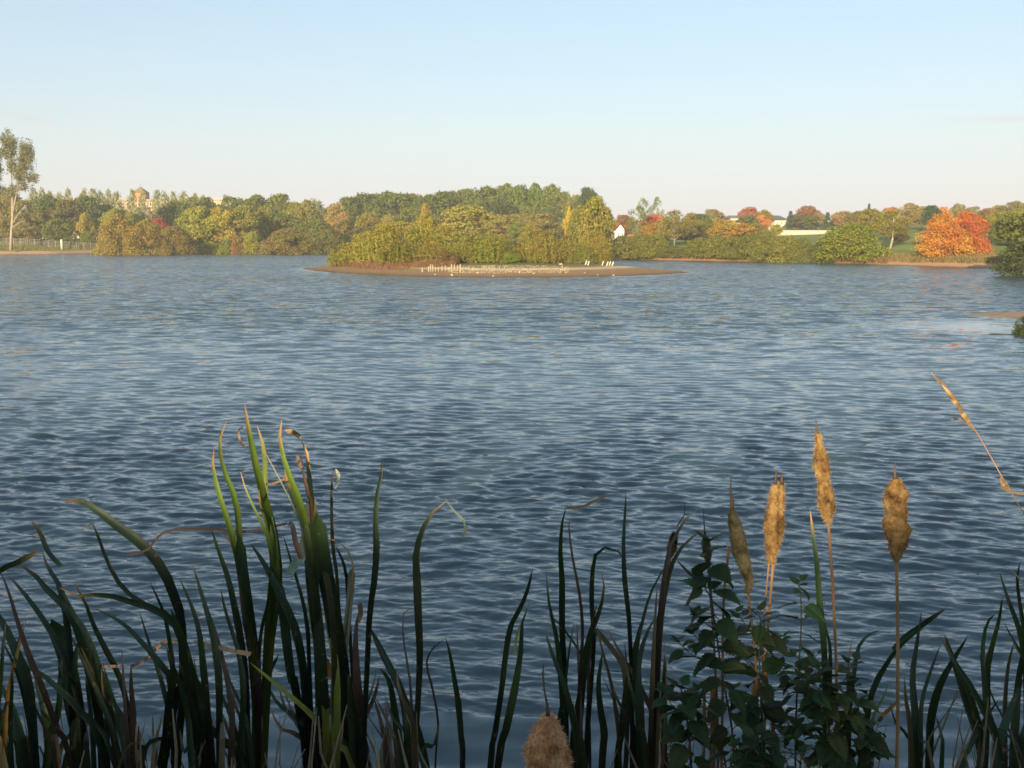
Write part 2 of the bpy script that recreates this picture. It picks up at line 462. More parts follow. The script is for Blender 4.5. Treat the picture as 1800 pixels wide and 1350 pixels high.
# ------------------------------------------------------------------ tree builders
def leaf_quads(rs, cen, nrm, size, aspect=0.6, upright=0.0):
    n = len(cen)
    d = nrm + rs.normal(0, 0.55, (n, 3))
    d /= np.linalg.norm(d, axis=1)[:, None] + 1e-9
    r = rs.normal(0, 1, (n, 3)); r[:, 2] += upright * 4
    u = r - d * (r * d).sum(1)[:, None]; u /= np.linalg.norm(u, axis=1)[:, None] + 1e-9
    v = np.cross(d, u)
    s = (size * rs.uniform(0.55, 1.35, n))[:, None]
    u = u * s; v = v * s * aspect
    return np.stack([cen - u, cen - v * 0.9 + u * 0.1, cen + u, cen + v * 0.9 + u * 0.1], 1)

def sphere_dirs(rs, n):
    d = rs.normal(0, 1, (n, 3)); return d / np.linalg.norm(d, axis=1)[:, None]

# profile functions: half width (0..0.5) at relative height t
def prof(kind):
    if kind == 'round':  return (0.22, lambda t: 0.5 * math.sqrt(max(0, 1 - (2 * t - 0.92) ** 2 / 1.08)))
    if kind == 'tall':   return (0.16, lambda t: 0.5 * (math.sin(math.pi * min(1, t * 0.93 + 0.07)) ** 0.6))
    if kind == 'poplar': return (0.12, lambda t: 0.5 * max(0, (1 - t) ** 0.55) * min(1, 0.45 + t * 2.2))
    if kind == 'dome':   return (0.0, lambda t: 0.5 * math.sqrt(max(0, 1 - t ** 2.3)))
    if kind == 'willow': return (0.0, lambda t: 0.5 * (max(0, 1 - t ** 1.8) ** 0.6) * (0.86 + 0.3 * t))
    if kind == 'conifer':return (0.08, lambda t: 0.5 * (1 - t) + 0.03)
    if kind == 'cone':   return (0.1, lambda t: 0.5 * (1 - t) ** 0.75 * min(1, 0.5 + 3 * t))
    if kind == 'sparse': return (0.25, lambda t: 0.5 * math.sin(math.pi * min(1, 0.1 + t * 0.85)) ** 0.8)

def make_crown(kind, seed, nblob, per, lsize, shrink=1.0, aspect=0.6, upright=0.0, blob=0.15):
    rs = np.random.RandomState(seed)
    z0, pf = prof(kind)
    cen, nrm, blobs = [], [], []
    for i in range(nblob):
        t = (i + rs.uniform(0, 1)) / nblob
        if kind in ('dome', 'willow'): t = t ** 1.15
        w = pf(t)
        br = blob * rs.uniform(0.65, 1.25) * (0.55 + 0.9 * w)
        a = rs.uniform(0, 2 * math.pi)
        rr = max(0.0, w - br * 0.75) * math.sqrt(rs.uniform(0.25, 1))
        c = np.array([rr * math.cos(a), rr * math.sin(a), min(z0 + t * (1 - z0), 1 - br * 0.55)])
        if c[2] < br * 0.5: c[2] = br * 0.5
        blobs.append((c, br))
        k = int(per * (br / blob) ** 2) + 8
        d = sphere_dirs(rs, k)
        d[:, 2] = np.where(d[:, 2] < -0.3, -d[:, 2], d[:, 2])
        rad = br * (1 - 0.45 * rs.uniform(0, 1, k) ** 2.0)
        sc = np.array([1.15, 1.15, 1.5 if kind == 'dome' else 0.9 if kind not in ('poplar', 'tall') else 1.25])
        p = c + d * rad[:, None] * sc
        p[:, 2] = np.maximum(p[:, 2], 0.0)
        cen.append(p); nrm.append(d)
        # loose sprays beyond the clump
        k2 = max(3, k // 9); d2 = sphere_dirs(rs, k2); d2[:, 2] = np.abs(d2[:, 2])
        cen.append(c + d2 * br * rs.uniform(1.0, 1.28, k2)[:, None] * sc); nrm.append(d2)
    cen = np.concatenate(cen); nrm = np.concatenate(nrm)
    top = np.percentile(cen[:, 2], 99.7); wid = np.percentile(np.abs(cen[:, 0]), 99.3)
    sc = np.array([0.5 / wid, 0.5 / wid, 1 / top])
    V = leaf_quads(rs, cen * sc, nrm, lsize, aspect, upright)
    return V, [(b[0] * sc, b[1]) for b in blobs]

def make_shoots(kind, seed, nstem, per, lsize):
    """willow / bamboo-like shrub: leafy shoots fanning up and out from the ground"""
    rs = np.random.RandomState(seed)
    _, pf = prof('willow')
    cen, nrm, stems = [], [], []
    for i in range(nstem):
        a = rs.uniform(0, 2 * math.pi); r0 = 0.42 * math.sqrt(rs.uniform(0, 1))
        r1 = min(0.5, r0 * rs.uniform(1.02, 1.2) + 0.02)
        h = rs.uniform(0.72, 1.0) * max(0.15, (1 - (r1 / 0.52) ** 2.4)) ** 0.55
        if rs.uniform() < 0.35: h *= rs.uniform(0.4, 0.9)
        b = np.array([r0 * math.cos(a), r0 * math.sin(a), 0]); e = np.array([r1 * math.cos(a), r1 * math.sin(a), h])
        e += rs.normal(0, 0.02, 3) * (1, 1, 0)
        stems.append((b, e))
        t = rs.uniform(0.12, 1, per) ** 0.8
        p = b + (e - b) * t[:, None] + rs.normal(0, 0.017, (per, 3)) * (1.1 - 0.6 * t)[:, None]
        p[:, 2] = np.maximum(p[:, 2], 0.01)
        cen.append(p); d = rs.normal(0, 0.6, (per, 3)) + np.array([math.cos(a), math.sin(a), 0.25]); nrm.append(d / np.linalg.norm(d, axis=1)[:, None])
    cen = np.concatenate(cen); nrm = np.concatenate(nrm)
    V = leaf_quads(rs, cen, nrm, lsize, 0.34, 1.0)
    return V, stems

def trunk_mesh(blobs, seed, mat, r=0.012, nl=9, fork=0.3, name='trunk'):
    rs = random.Random(seed); mb = MB()
    topz = max(b[0][2] for b in blobs)
    pts = [Vector((0, 0, -0.02))]
    for k in range(1, 7):
        pts.append(Vector((rs.uniform(-0.02, 0.02), rs.uniform(-0.02, 0.02), topz * 0.85 * k / 6)))
    mb.tube(pts, [r * (1.35 if i == 0 else 1) * (1 - 0.85 * i / 6) for i in range(7)], 7)
    for b, br in rs.sample(blobs, min(nl, len(blobs))):
        z = max(0.08, min(b[2] * 0.6, topz * 0.7)); i = z / (topz * 0.85) * 6
        s = pts[min(6, int(i))].lerp(pts[min(6, int(i) + 1)], i - int(i))
        e = Vector(b); mid = s.lerp(e, 0.5) + Vector((0, 0, -0.02))
        rr = r * 0.5 * (1 - 0.6 * z)
        mb.tube([s, mid, e], [rr, rr * 0.7, rr * 0.25], 5)
    return mb.mesh(name, mat, True)

LIB = {}
def lib(kind, i):
    key = (kind, i)
    if key in LIB: return LIB[key]
    sd_ = 100 + i * 7 + sum(map(ord, kind))
    cn = 'crown'; mat = M_leaf; bark = M_bark
    if kind == 'round':   V, b = make_crown('round', sd_, 44, 150, 0.029); tm = trunk_mesh(b, sd_, bark)
    elif kind == 'tall':  V, b = make_crown('tall', sd_, 46, 120, 0.028, blob=0.14); tm = trunk_mesh(b, sd_, bark)
    elif kind == 'poplar':V, b = make_crown('poplar', sd_, 30, 34, 0.042, blob=0.17); tm = trunk_mesh(b, sd_, M_palebark, 0.010)
    elif kind == 'birch': V, b = make_crown('sparse', sd_, 34, 90, 0.024, blob=0.14); tm = trunk_mesh(b, sd_, M_palebark, 0.014, 12)
    elif kind == 'sparse':V, b = make_crown('sparse', sd_, 26, 60, 0.026, blob=0.14); tm = trunk_mesh(b, sd_, M_palebark, 0.010, 14)
    elif kind == 'conifer':V, b = make_crown('conifer', sd_, 40, 90, 0.030, blob=0.13); tm = trunk_mesh(b, sd_, bark)
    elif kind == 'cone':  V, b = make_crown('cone', sd_, 40, 130, 0.028, blob=0.15); tm = trunk_mesh(b, sd_, bark)
    elif kind == 'maple': V, b = make_crown('dome', sd_, 64, 170, 0.020, blob=0.13); tm = trunk_mesh(b, sd_, bark, 0.02)
    elif kind == 'dome':  V, b = make_crown('dome', sd_, 64, 130, 0.028, blob=0.14, upright=0.4); tm = trunk_mesh(b, sd_, bark, 0.012)
    elif kind == 'bigdome': V, b = make_crown('dome', sd_, 120, 150, 0.020, blob=0.11, upright=0.5, aspect=0.55); tm = trunk_mesh(b, sd_, bark, 0.012)
    elif kind == 'willow':
        V, st = make_shoots('willow', sd_, 150, 46, 0.021); mat = M_willow
        V2, _b = make_crown('willow', sd_ + 1, 70, 95, 0.020, blob=0.12, upright=0.35, aspect=0.5)
        V2 = V2 * np.array([0.97, 0.97, 0.93]); V = np.concatenate([V, V2])
        mb = MB()
        for b, e in st[::3]: mb.tube([b - np.array([0, 0, 0.02]), (b * 0.5 + e * 0.5), e], [0.0045, 0.0035, 0.001], 4)
        tm = mb.mesh('stems', noise_stem, False)
    me = quads_mesh('crown', V, mat)
    LIB[key] = (me, tm)
    return LIB[key]
noise_stem = noisy_mat('shrub_stems', (0.16, 0.09, 0.05), (0.30, 0.18, 0.10), 9)

NAMES = {'round': 'broadleaf_tree', 'tall': 'broadleaf_tree', 'poplar': 'poplar_tree', 'birch': 'birch_tree', 'sparse': 'thin_tree', 'conifer': 'conifer_tree',
         'cone': 'pyramid_tree', 'maple': 'maple_tree', 'dome': 'bush', 'bigdome': 'bush', 'willow': 'willow_shrub'}
CNT = {}
def plant_tree(kind, px, ytop, wpx, D, col, label, group=None, zfun=hz, seedi=None, rz=None, depth=1.0, base=None):
    rs = random.Random(int(px * 13 + ytop * 7 + D))
    nvar = {'round': 5, 'tall': 3, 'poplar': 4, 'dome': 4, 'willow': 5, 'birch': 2, 'maple': 2}.get(kind, 2)
    CNT[kind] = CNT.get(kind, 0) + 1
    cm, tm = lib(kind, (CNT[kind] if seedi is None else seedi) % nvar)
    x = (px - 900) / F * D * 1.0 / math.cos(PITCH)   # refined below
    p = at(px, ytop, D); x = p.x
    z0 = zfun(x, D) if base is None else base
    h = p.z - z0
    w = wpx / F * D * (1.5 if D >= 182 and 600 < px < 1020 else 1.22 if D >= 150 and kind in ('round', 'tall') else 1.0)
    col = tuple(c * (1.45 if kind == 'willow' else 1.28) for c in col)
    if col[0] < 1.6 * col[1]: col = (col[0] * 0.98, col[1] * 1.02, col[2] * 0.9)
    o = empty(NAMES[kind], (x, D, z0 - 0.03), rs.uniform(0, 6.28) if rz is None else rz)
    shrub = kind in ('dome', 'bigdome', 'willow')
    tag(o, label, 'bush' if shrub else 'tree', group)
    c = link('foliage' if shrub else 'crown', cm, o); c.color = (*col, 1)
    t = link('stems' if shrub else 'trunk', tm, o)
    sc = (w, w * depth, h)
    for q in (c, t): q.scale = sc
    return o

# colours (leaf reflectance)
DG = (0.105, 0.125, 0.030); MG = (0.135, 0.150, 0.030); OL = (0.215, 0.200, 0.036); GO = (0.34, 0.265, 0.040); YG = (0.25, 0.235, 0.030)
BR = (0.205, 0.165, 0.048); PA = (0.26, 0.235, 0.110); OR = (0.52, 0.165, 0.022); RE = (0.46, 0.065, 0.022); PK = (0.30, 0.12, 0.07); BL = (0.06, 0.085, 0.05)
TN = (0.30, 0.20, 0.10); LG = (0.155, 0.180, 0.030)

# ---- skyline poplars behind the flats
ORD = ['first', 'second', 'third', 'fourth', 'fifth', 'sixth', 'seventh', 'eighth', 'ninth', 'tenth', 'eleventh', 'twelfth', 'thirteenth', 'fourteenth', 'fifteenth', 'sixteenth', 'seventeenth', 'eighteenth', 'nineteenth', 'twentieth', 'twenty-first', 'twenty-second', 'twenty-third']
poplar_x = [(58, 331), (73, 330), (86, 336), (103, 338), (119, 331), (147, 331), (162, 332), (176, 335), (190, 333), (205, 336), (231, 333), (251, 337), (276, 334), (289, 336), (303, 337), (322, 336), (343, 340), (357, 343), (395, 343), (448, 345), (493, 344), (552, 349)]
for i, (x, y) in enumerate(poplar_x):
    plant_tree('poplar', x, y, 26 if i % 3 else 33, 236 + (i * 37 % 9), PA if i % 2 else (0.22, 0.22, 0.09), 'pale slender poplar, ' + ORD[i] + ' from the left in the skyline row above the tan flats', 'slender poplars along the left skyline', seedi=i)

T = [
 # kind, x, ytop, width, depth, colour, label
 # --- left part, behind the fence
 ('tall', 8, 330, 46, 172, BR, 'brown-green tree at the left edge behind the tall poplar'),
 ('tall', 44, 352, 50, 168, BR, 'rusty brown thin tree just right of the tall poplar trunk'),
 ('round', 80, 343, 54, 176, DG, 'dark green tree behind the fence, right of the tall poplar'),
 ('round', 114, 352, 52, 172, (0.13, 0.11, 0.035), 'olive brown tree above the white post on the left bank'),
 ('round', 148, 344, 50, 184, DG, 'dark green tree below the skyline poplars left of the tower'),
 ('tall', 150, 374, 26, 160, GO, 'narrow orange-yellow tree left of the golden waterside willows'),
 ('dome', 152, 405, 26, 158, LG, 'low bright green bush at the right end of the fence'),
 ('round', 47, 392, 34, 160, BR, 'small rusty tree behind the fence near the tall poplar'),
 ('round', 100, 385, 40, 160, MG, 'mid green low tree behind the white post'),
 ('round', 20, 385, 44, 161, BR, 'reddish brown low tree left behind the tall poplar trunk'),
 ('round', 205, 368, 54, 175, OL, 'olive tree directly below the tower roof on the left'),
 ('round', 185, 360, 40, 190, (0.12, 0.12, 0.04), 'grey-olive tree left of the flats tower'),
 ('round', 232, 374, 50, 172, OL, 'olive tree under the flats, behind the golden willows'),
 ('round', 278, 383, 34, 160, (0.26, 0.06, 0.035), 'small dark red tree above the waterside willows on the left'),
 ('round', 308, 356, 56, 178, DG, 'dark green tree right of the tan flats'),
 ('tall', 338, 347, 46, 190, MG, 'mid green tree on the skyline right of the flats'),
 ('round', 362, 347, 36, 196, DG, 'dark tree on the skyline above the yellow-green shore tree'),
 ('tall', 330, 372, 30, 158, LG, 'bright green narrow tree left of the yellow-green shore tree'),
 ('round', 352, 364, 60, 152, YG, 'large yellow-green tree on the left shore, nearest the golden willows'),
 ('round', 385, 366, 54, 153, GO, 'golden olive tree on the left shore beside the yellow-green one'),
 ('tall', 430, 361, 56, 155, (0.21, 0.19, 0.035), 'tall pale olive tree on the shore with rusty bush at its foot'),
 ('round', 410, 347, 56, 190, DG, 'dark green rounded tree on the skyline above the golden olive tree'),
 ('round', 455, 344, 62, 188, (0.105, 0.12, 0.03), 'broad dark tree highest on the skyline left of the island'),
 ('tall', 462, 366, 40, 160, OL, 'slim olive tree left above the tan domed bush'),
 ('round', 494, 342, 56, 182, (0.13, 0.14, 0.03), 'light green tree on the skyline above the tan domed bush'),
 ('round', 490, 374, 56, 162, MG, 'mid green tree directly behind the tan domed bush'),
 ('round', 520, 356, 50, 172, OL, 'olive gold tree right above the tan domed bush'),
 ('tall', 543, 352, 50, 166, (0.20, 0.17, 0.05), 'greyish gold tree left of the white-stemmed birch'),
 ('round', 548, 384, 46, 158, MG, 'low green tree left at the foot of the white-stemmed birch'),
 ('poplar', 561, 352, 18, 185, (0.15, 0.16, 0.08), 'thin grey poplar just left of the white-stemmed birch'),
 ('birch', 590, 357, 46, 160, (0.31, 0.205, 0.06), 'orange birch with white stems left of the dark wood'),
 ('round', 600, 385, 50, 165, OL, 'olive tree low behind the orange birch'),
 ('bigdome', 206, 376, 82, 143, (0.26, 0.19, 0.035), 'golden willow bush at the water, leftmost of the waterside row'),
 ('bigdome', 256, 386, 84, 142, (0.235, 0.17, 0.033), 'golden brown willow bush second from the left at the water'),
 ('bigdome', 306, 398, 76, 142, (0.20, 0.145, 0.035), 'low brownish willow bush at the right end of the golden row'),
 ('dome', 415, 414, 24, 146, (0.24, 0.145, 0.045), 'small rusty bush on the shore left of the tan domed bush'),
 ('dome', 440, 409, 38, 147, YG, 'small yellow-green bush on the shore left of the tan domed bush'),
 ('dome', 398, 420, 34, 147, LG, 'low green bush at the water under the golden olive tree'),
 ('dome', 366, 424, 46, 147, YG, 'low yellow bush at the water under the yellow-green tree'),
 ('bigdome', 508, 402, 112, 146, (0.20, 0.155, 0.04), 'wide tan domed bush on the far shore left of the island'),
 ('bigdome', 576, 403, 84, 147, (0.155, 0.14, 0.04), 'olive domed bush meeting the left tip of the island'),
 ('bigdome', 640, 398, 80, 150, (0.16, 0.14, 0.036), 'olive domed bush half hidden behind the island willows'),
 # --- wood behind the island
 ('round', 613, 347, 42, 186, DG, 'dark tree at the left end of the wood behind the island'),
 ('round', 648, 341, 60, 190, (0.10, 0.12, 0.03), 'dark rounded tree second from left in the island wood'),
 ('round', 686, 338, 62, 192, (0.11, 0.125, 0.03), 'broad dark tree third from left in the island wood'),
 ('round', 722, 341, 46, 194, (0.13, 0.125, 0.035), 'brownish dark tree left of the dip in the wood skyline'),
 ('round', 752, 343, 46, 190, DG, 'dark tree right above the golden pyramid tree'),
 ('round', 785, 337, 54, 192, (0.105, 0.12, 0.03), 'dark tree between the golden pyramid and the yellow round tree'),
 ('round', 820, 333, 54, 194, (0.115, 0.13, 0.03), 'dark green tree directly above the yellow round tree'),
 ('round', 856, 329, 56, 192, (0.11, 0.13, 0.03), 'dark green tree above the orange-brown tree in the wood'),
 ('tall', 890, 324, 46, 196, (0.115, 0.145, 0.03), 'tall green tree at the highest left crest of the wood'),
 ('tall', 917, 326, 42, 190, (0.11, 0.14, 0.03), 'tall green tree just right of the wood crest'),
 ('tall', 944, 323, 42, 192, (0.125, 0.155, 0.032), 'tall green tree at the middle of the wood crest'),
 ('tall', 970, 325, 40, 188, (0.125, 0.155, 0.032), 'tall green tree near the right end of the wood crest'),
 ('tall', 992, 338, 40, 184, (0.13, 0.13, 0.035), 'olive tree stepping down right of the wood crest'),
 ('tall', 1010, 343, 34, 180, OL, 'olive tree left below the round dark top'),
 ('round', 1032, 330, 32, 172, (0.06, 0.09, 0.03), 'round dark tree top standing above the large olive tree'),
 ('round', 672, 366, 50, 172, DG, 'dark low tree under the left part of the wood'),
 ('round', 720, 366, 60, 172, MG, 'mid green low tree left of the golden pyramid tree'),
 ('round', 790, 372, 56, 172, (0.13, 0.12, 0.03), 'olive brown low tree left of the yellow round tree'),
 ('round', 880, 352, 56, 176, (0.065, 0.085, 0.028), 'dark green rounded tree in front of the wood crest'),
 ('tall', 930, 362, 46, 174, MG, 'green tree in the middle of the wood below its crest'),
 ('tall', 970, 366, 50, 170, (0.10, 0.12, 0.04), 'grey-green tree left behind the yellow aspen'),
 ('round', 652, 373, 48, 160, (0.20, 0.16, 0.03), 'rounded olive gold tree above the left island willows'),
 ('round', 684, 378, 38, 158, (0.22, 0.185, 0.035), 'small gold-green tree above the left island willows'),
 ('cone', 748, 359, 42, 155, (0.31, 0.21, 0.03), 'golden pyramid-shaped tree behind the island willows'),
 ('round', 822, 361, 84, 152, (0.275, 0.235, 0.035), 'big yellow round-topped tree behind the middle of the island'),
 ('round', 882, 378, 52, 150, (0.235, 0.185, 0.045), 'orange-brown rounded tree right of the yellow round tree'),
 ('round', 910, 390, 36, 148, LG, 'small bright green tree right of the orange-brown one'),
 ('round', 952, 375, 60, 152, BR, 'reddish brown tree in front of the green wood crest'),
 ('round', 905, 376, 44, 160, BR, 'dull brown tree left of the reddish brown one'),
 ('tall', 1000, 363, 20, 128, (0.44, 0.32, 0.03), 'narrow bright yellow aspen left of the large olive tree'),
 ('tall', 1048, 345, 74, 112, (0.21, 0.185, 0.03), 'large olive tree standing behind the right end of the island'),
 ('tall', 1022, 362, 50, 114, (0.19, 0.17, 0.03), 'olive tree at the left flank of the large olive tree'),
 ('round', 1066, 366, 34, 113, (0.21, 0.18, 0.035), 'olive bough tree at the right flank of the large olive tree'),
 # --- right of the island
 ('round', 1097, 378, 34, 160, (0.20, 0.11, 0.05), 'brown tree behind the white gabled house'),
 ('round', 1072, 388, 34, 160, OL, 'olive tree left of the white gabled house'),
 ('sparse', 1121, 362, 46, 138, (0.13, 0.15, 0.025), 'ragged green tree right of the white gabled house'),
 ('sparse', 1132, 348, 26, 172, (0.17, 0.19, 0.10), 'pale thin poplar, left one of two rising above the red tree'),
 ('sparse', 1156, 346, 26, 172, (0.15, 0.17, 0.08), 'pale thin poplar, right one of two rising above the red tree'),
 ('round', 1150, 377, 50, 142, (0.42, 0.14, 0.06), 'coral red tree below the two pale poplars'),
 ('round', 1150, 392, 52, 137, (0.32, 0.19, 0.03), 'golden orange tree in front of the coral red one'),
 ('birch', 1187, 369, 58, 124, (0.20, 0.165, 0.035), 'olive birch with pale forked stem above the far shore'),
 ('birch', 1212, 374, 40, 128, (0.21, 0.16, 0.04), 'olive birch right beside the forked birch'),
 ('birch', 1168, 382, 32, 126, (0.20, 0.17, 0.03), 'thin olive birch left of the forked birch'),
 ('round', 1228, 376, 40, 150, DG, 'dark green tree between the birches and the beige rounded tree'),
 ('round', 1253, 368, 36, 165, (0.22, 0.17, 0.06), 'beige rounded tree on the skyline right of the birches'),
 ('round', 1240, 388, 44, 134, (0.15, 0.13, 0.03), 'olive tree below the beige rounded tree'),
 ('round', 1205, 400, 50, 134, (0.12, 0.08, 0.05), 'purplish brown thicket tree behind the birch stems'),
 ('round', 1225, 408, 46, 131, (0.12, 0.09, 0.05), 'brown thicket tree right behind the birch stems'),
 ('round', 1160, 408, 44, 132, MG, 'green undergrowth tree left behind the birch stems'),
 ('round', 1273, 386, 54, 122, (0.31, 0.20, 0.04), 'golden oak with brown leaves, left of the pair above the shore bushes'),
 ('round', 1304, 392, 52, 121, (0.33, 0.20, 0.03), 'orange-gold oak, right of the pair above the shore bushes'),
 ('round', 1318, 364, 32, 160, PK, 'dusky pink tree on the skyline left of the grey-roofed house'),
 ('round', 1342, 369, 28, 160, (0.24, 0.18, 0.03), 'golden tree touching the grey-roofed house'),
 ('round', 1340, 378, 26, 150, (0.44, 0.20, 0.06), 'bright orange small round tree in front of the golden one'),
 ('round', 1315, 378, 34, 150, (0.12, 0.13, 0.05), 'grey-green tree under the dusky pink tree'),
 ('round', 1330, 392, 34, 140, (0.20, 0.16, 0.04), 'olive tree left of the long pale wall'),
 ('round', 1366, 394, 22, 140, YG, 'yellow-green small tree in front of the grey-roofed house'),
 ('conifer', 1390, 371, 26, 168, BL, 'dark fir right of the grey-roofed house'),
 ('round', 1403, 376, 30, 172, (0.12, 0.09, 0.04), 'brown tree right of the dark fir behind the long wall'),
 ('round', 1420, 362, 38, 175, (0.26, 0.12, 0.055), 'russet tree highest behind the long pale wall'),
 ('round', 1424, 380, 26, 168, DG, 'dark green tree below the russet one behind the wall'),
 ('round', 1441, 374, 24, 172, (0.25, 0.18, 0.08), 'pale brown tree behind the right part of the wall'),
 ('conifer', 1455, 373, 22, 168, BL, 'dark pointed tree, left of two behind the end of the wall'),
 ('conifer', 1467, 376, 20, 168, (0.05, 0.085, 0.05), 'dark pointed tree, right of two behind the end of the wall'),
 ('round', 1483, 371, 34, 165, (0.30, 0.19, 0.09), 'pinkish tan tree left above the great green bush'),
 ('round', 1508, 371, 36, 150, (0.16, 0.14, 0.035), 'olive tree left above the great green bush'),
 ('conifer', 1528, 358, 16, 160, (0.045, 0.07, 0.05), 'small spruce tip on the skyline above the great green bush'),
 ('round', 1528, 367, 48, 128, (0.20, 0.17, 0.03), 'olive gold tree right above the great green bush'),
 ('round', 1556, 372, 52, 120, (0.22, 0.18, 0.03), 'yellow-olive tree left of the leaning white-stemmed birch'),
 ('round', 1568, 364, 32, 165, (0.38, 0.18, 0.06), 'small orange tree on the skyline right of the spruce tip'),
 ('tall', 1578, 385, 40, 112, (0.15, 0.13, 0.03), 'dark olive tree behind the leaning birch'),
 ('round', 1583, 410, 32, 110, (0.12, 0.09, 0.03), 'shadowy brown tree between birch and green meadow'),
 ('tall', 1601, 357, 48, 160, (0.28, 0.20, 0.07), 'tan gold tree above the green meadow'),
 ('round', 1622, 363, 34, 160, (0.24, 0.18, 0.05), 'ochre tree right above the green meadow'),
 ('round', 1638, 361, 36, 148, (0.04, 0.075, 0.035), 'dark green pine-like tree left above the orange maple'),
 ('round', 1657, 364, 26, 150, (0.46, 0.22, 0.05), 'light orange tree behind the top of the orange maple'),
 ('round', 1684, 358, 28, 155, (0.24, 0.20, 0.09), 'pale olive tree on the skyline above the maples'),
 ('round', 1712, 363, 30, 155, (0.22, 0.20, 0.10), 'pale green tree on the skyline above the red maple'),
 ('round', 1738, 366, 34, 150, (0.22, 0.13, 0.05), 'brown tree on the skyline right of the red maple'),
 ('round', 1758, 361, 36, 150, (0.24, 0.19, 0.05), 'ochre tree on the skyline second from the right edge'),
 ('round', 1786, 354, 44, 148, (0.20, 0.16, 0.07), 'greyish tree highest on the skyline at the right edge'),
 ('round', 1620, 424, 34, 108, (0.22, 0.12, 0.05), 'purplish brown low tree left of the orange maple'),
 ('round', 1755, 372, 46, 112, (0.20, 0.19, 0.03), 'yellow-green tree right behind the red maple'),
 ('round', 1785, 368, 56, 108, (0.19, 0.17, 0.03), 'olive tree between the red maple and the dark edge tree'),
 ('round', 1752, 400, 44, 106, (0.14, 0.15, 0.03), 'green lower tree right of the red maple'),
 ('round', 1768, 425, 44, 100, (0.13, 0.12, 0.03), 'low dark olive tree at the foot of the right bank'),
 ('maple', 1662, 374, 92, 90, (0.46, 0.205, 0.03), 'large orange maple overhanging the right shore'),
 ('maple', 1704, 372, 76, 92, (0.43, 0.125, 0.028), 'bright red maple right beside the orange one'),
 ('bigdome', 1498, 394, 126, 97, (0.20, 0.21, 0.026), 'great green dome-shaped willow bush on the right shore'),
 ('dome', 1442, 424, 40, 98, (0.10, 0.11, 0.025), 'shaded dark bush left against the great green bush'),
]
shore_b = [(1095, 414, 50), (1125, 411, 50), (1152, 414, 46), (1178, 430, 40), (1204, 434, 36), (1232, 418, 52), (1262, 415, 52), (1292, 417, 50), (1320, 411, 48), (1350, 405, 52), (1382, 414, 48), (1410, 418, 46)]
cols = [(0.15, 0.15, 0.035), (0.17, 0.17, 0.032), (0.19, 0.18, 0.035), (0.165, 0.165, 0.04)]
lab = ['first olive shore bush right of the island, beside the large olive tree', 'olive green shore bush below the white gabled house', 'yellow-olive shore bush left of the pale birch stems',
       'low shore bush at the foot of the forked birch', 'low pale green shore bush just right of the forked birch', 'rounded shore bush below the beige rounded tree',
       'shore bush below the left golden oak', 'shore bush below the right orange-gold oak', 'shore bush under the bright orange small tree', 'taller shore bush left below the long pale wall',
       'shore bush below the middle of the long pale wall', 'shore bush below the right end of the long pale wall']
for (x, y, w), lb, i in zip(shore_b, lab, range(20)):
    T.append(('bigdome' if i % 2 else 'dome', x, y, w * 1.25, 114 - (x - 1095) * 0.045, cols[i % 4], lb))
for row in T: plant_tree(*row)

# leaning white-stemmed birch near the meadow
p0 = at(1561, 447, 100); p0.z = hz(p0.x, 100)
o = empty('leaning_birch', p0); tag(o, 'leaning birch with one bare white stem left of the green meadow', 'tree')
mb = MB(); tp = [at(1561, 447, 100), at(1566, 432, 100), at(1569, 420, 100), at(1570, 405, 100), at(1570, 392, 100), at(1572, 378, 100)]
tp = [t - p0 for t in tp]; tp[0].z = -0.1
mb.tube(tp, [0.13, 0.11, 0.10, 0.09, 0.07, 0.03], 7)
for a, b in ((3, (1.2, 0.3, 2.0)), (4, (-1.4, 0.2, 1.4)), (4, (0.8, -0.5, 1.5)), (3, (-1, 0.4, 1.2))):
    mb.tube([tp[a], tp[a] + Vector(b) * 0.6, tp[a] + Vector(b)], [0.05, 0.035, 0.012], 5)
mb.build('trunk', M_palebark, o, True)
c = link('crown', lib('birch', 1)[0], o); c.color = (0.22, 0.19, 0.035, 1); c.scale = (2.9, 2.9, 3.2); c.location = tp[3] + Vector((0, 0, -1.3))

# tall two-stemmed poplars at the left
def big_poplar(name, label, base, stems, lobes, D, col, seed):
    p0 = at(base[0], base[1], D); p0.z = hz(p0.x, D)
    o = empty(name, p0); tag(o, label, 'tree')
    rs = np.random.RandomState(seed); mb = MB()
    for pts, r0, r1 in stems:
        P = [at(x, y, D) - p0 for x, y in pts]; k = len(P)
        mb.tube(P, [r0 + (r1 - r0) * i / (k - 1) for i in range(k)], 8)
    cen, nrm = [], []
    for (x, y, rx, ry, dens) in lobes:
        c = np.array(at(x, y, D) - p0); a, b = rx * 1.2 / F * D, ry * 1.15 / F * D
        nb = int(46 * dens)
        for _ in range(nb):
            d = sphere_dirs(rs, 1)[0]; q = c + d * np.array([a, a, b]) * rs.uniform(0.2, 0.95)
            br = rs.uniform(0.3, 0.7); k = int(26)
            dd = sphere_dirs(rs, k)
            cen.append(q + dd * br * rs.uniform(0.3, 1, (k, 1)) * np.array([1, 1, 1.5])); nrm.append(dd)
            st = Vector(c) + Vector((0, 0, -b * 0.8)) * rs.uniform(0.3, 1)
            mb.tube([st, Vector(q)], [0.05, 0.015], 4)
    mb.build('trunk', M_palebark, o, True)
    V = leaf_quads(rs, np.concatenate(cen), np.concatenate(nrm), 0.125)
    c = link('crown', quads_mesh('crown', V, M_leaf), o); c.color = (*col, 1)
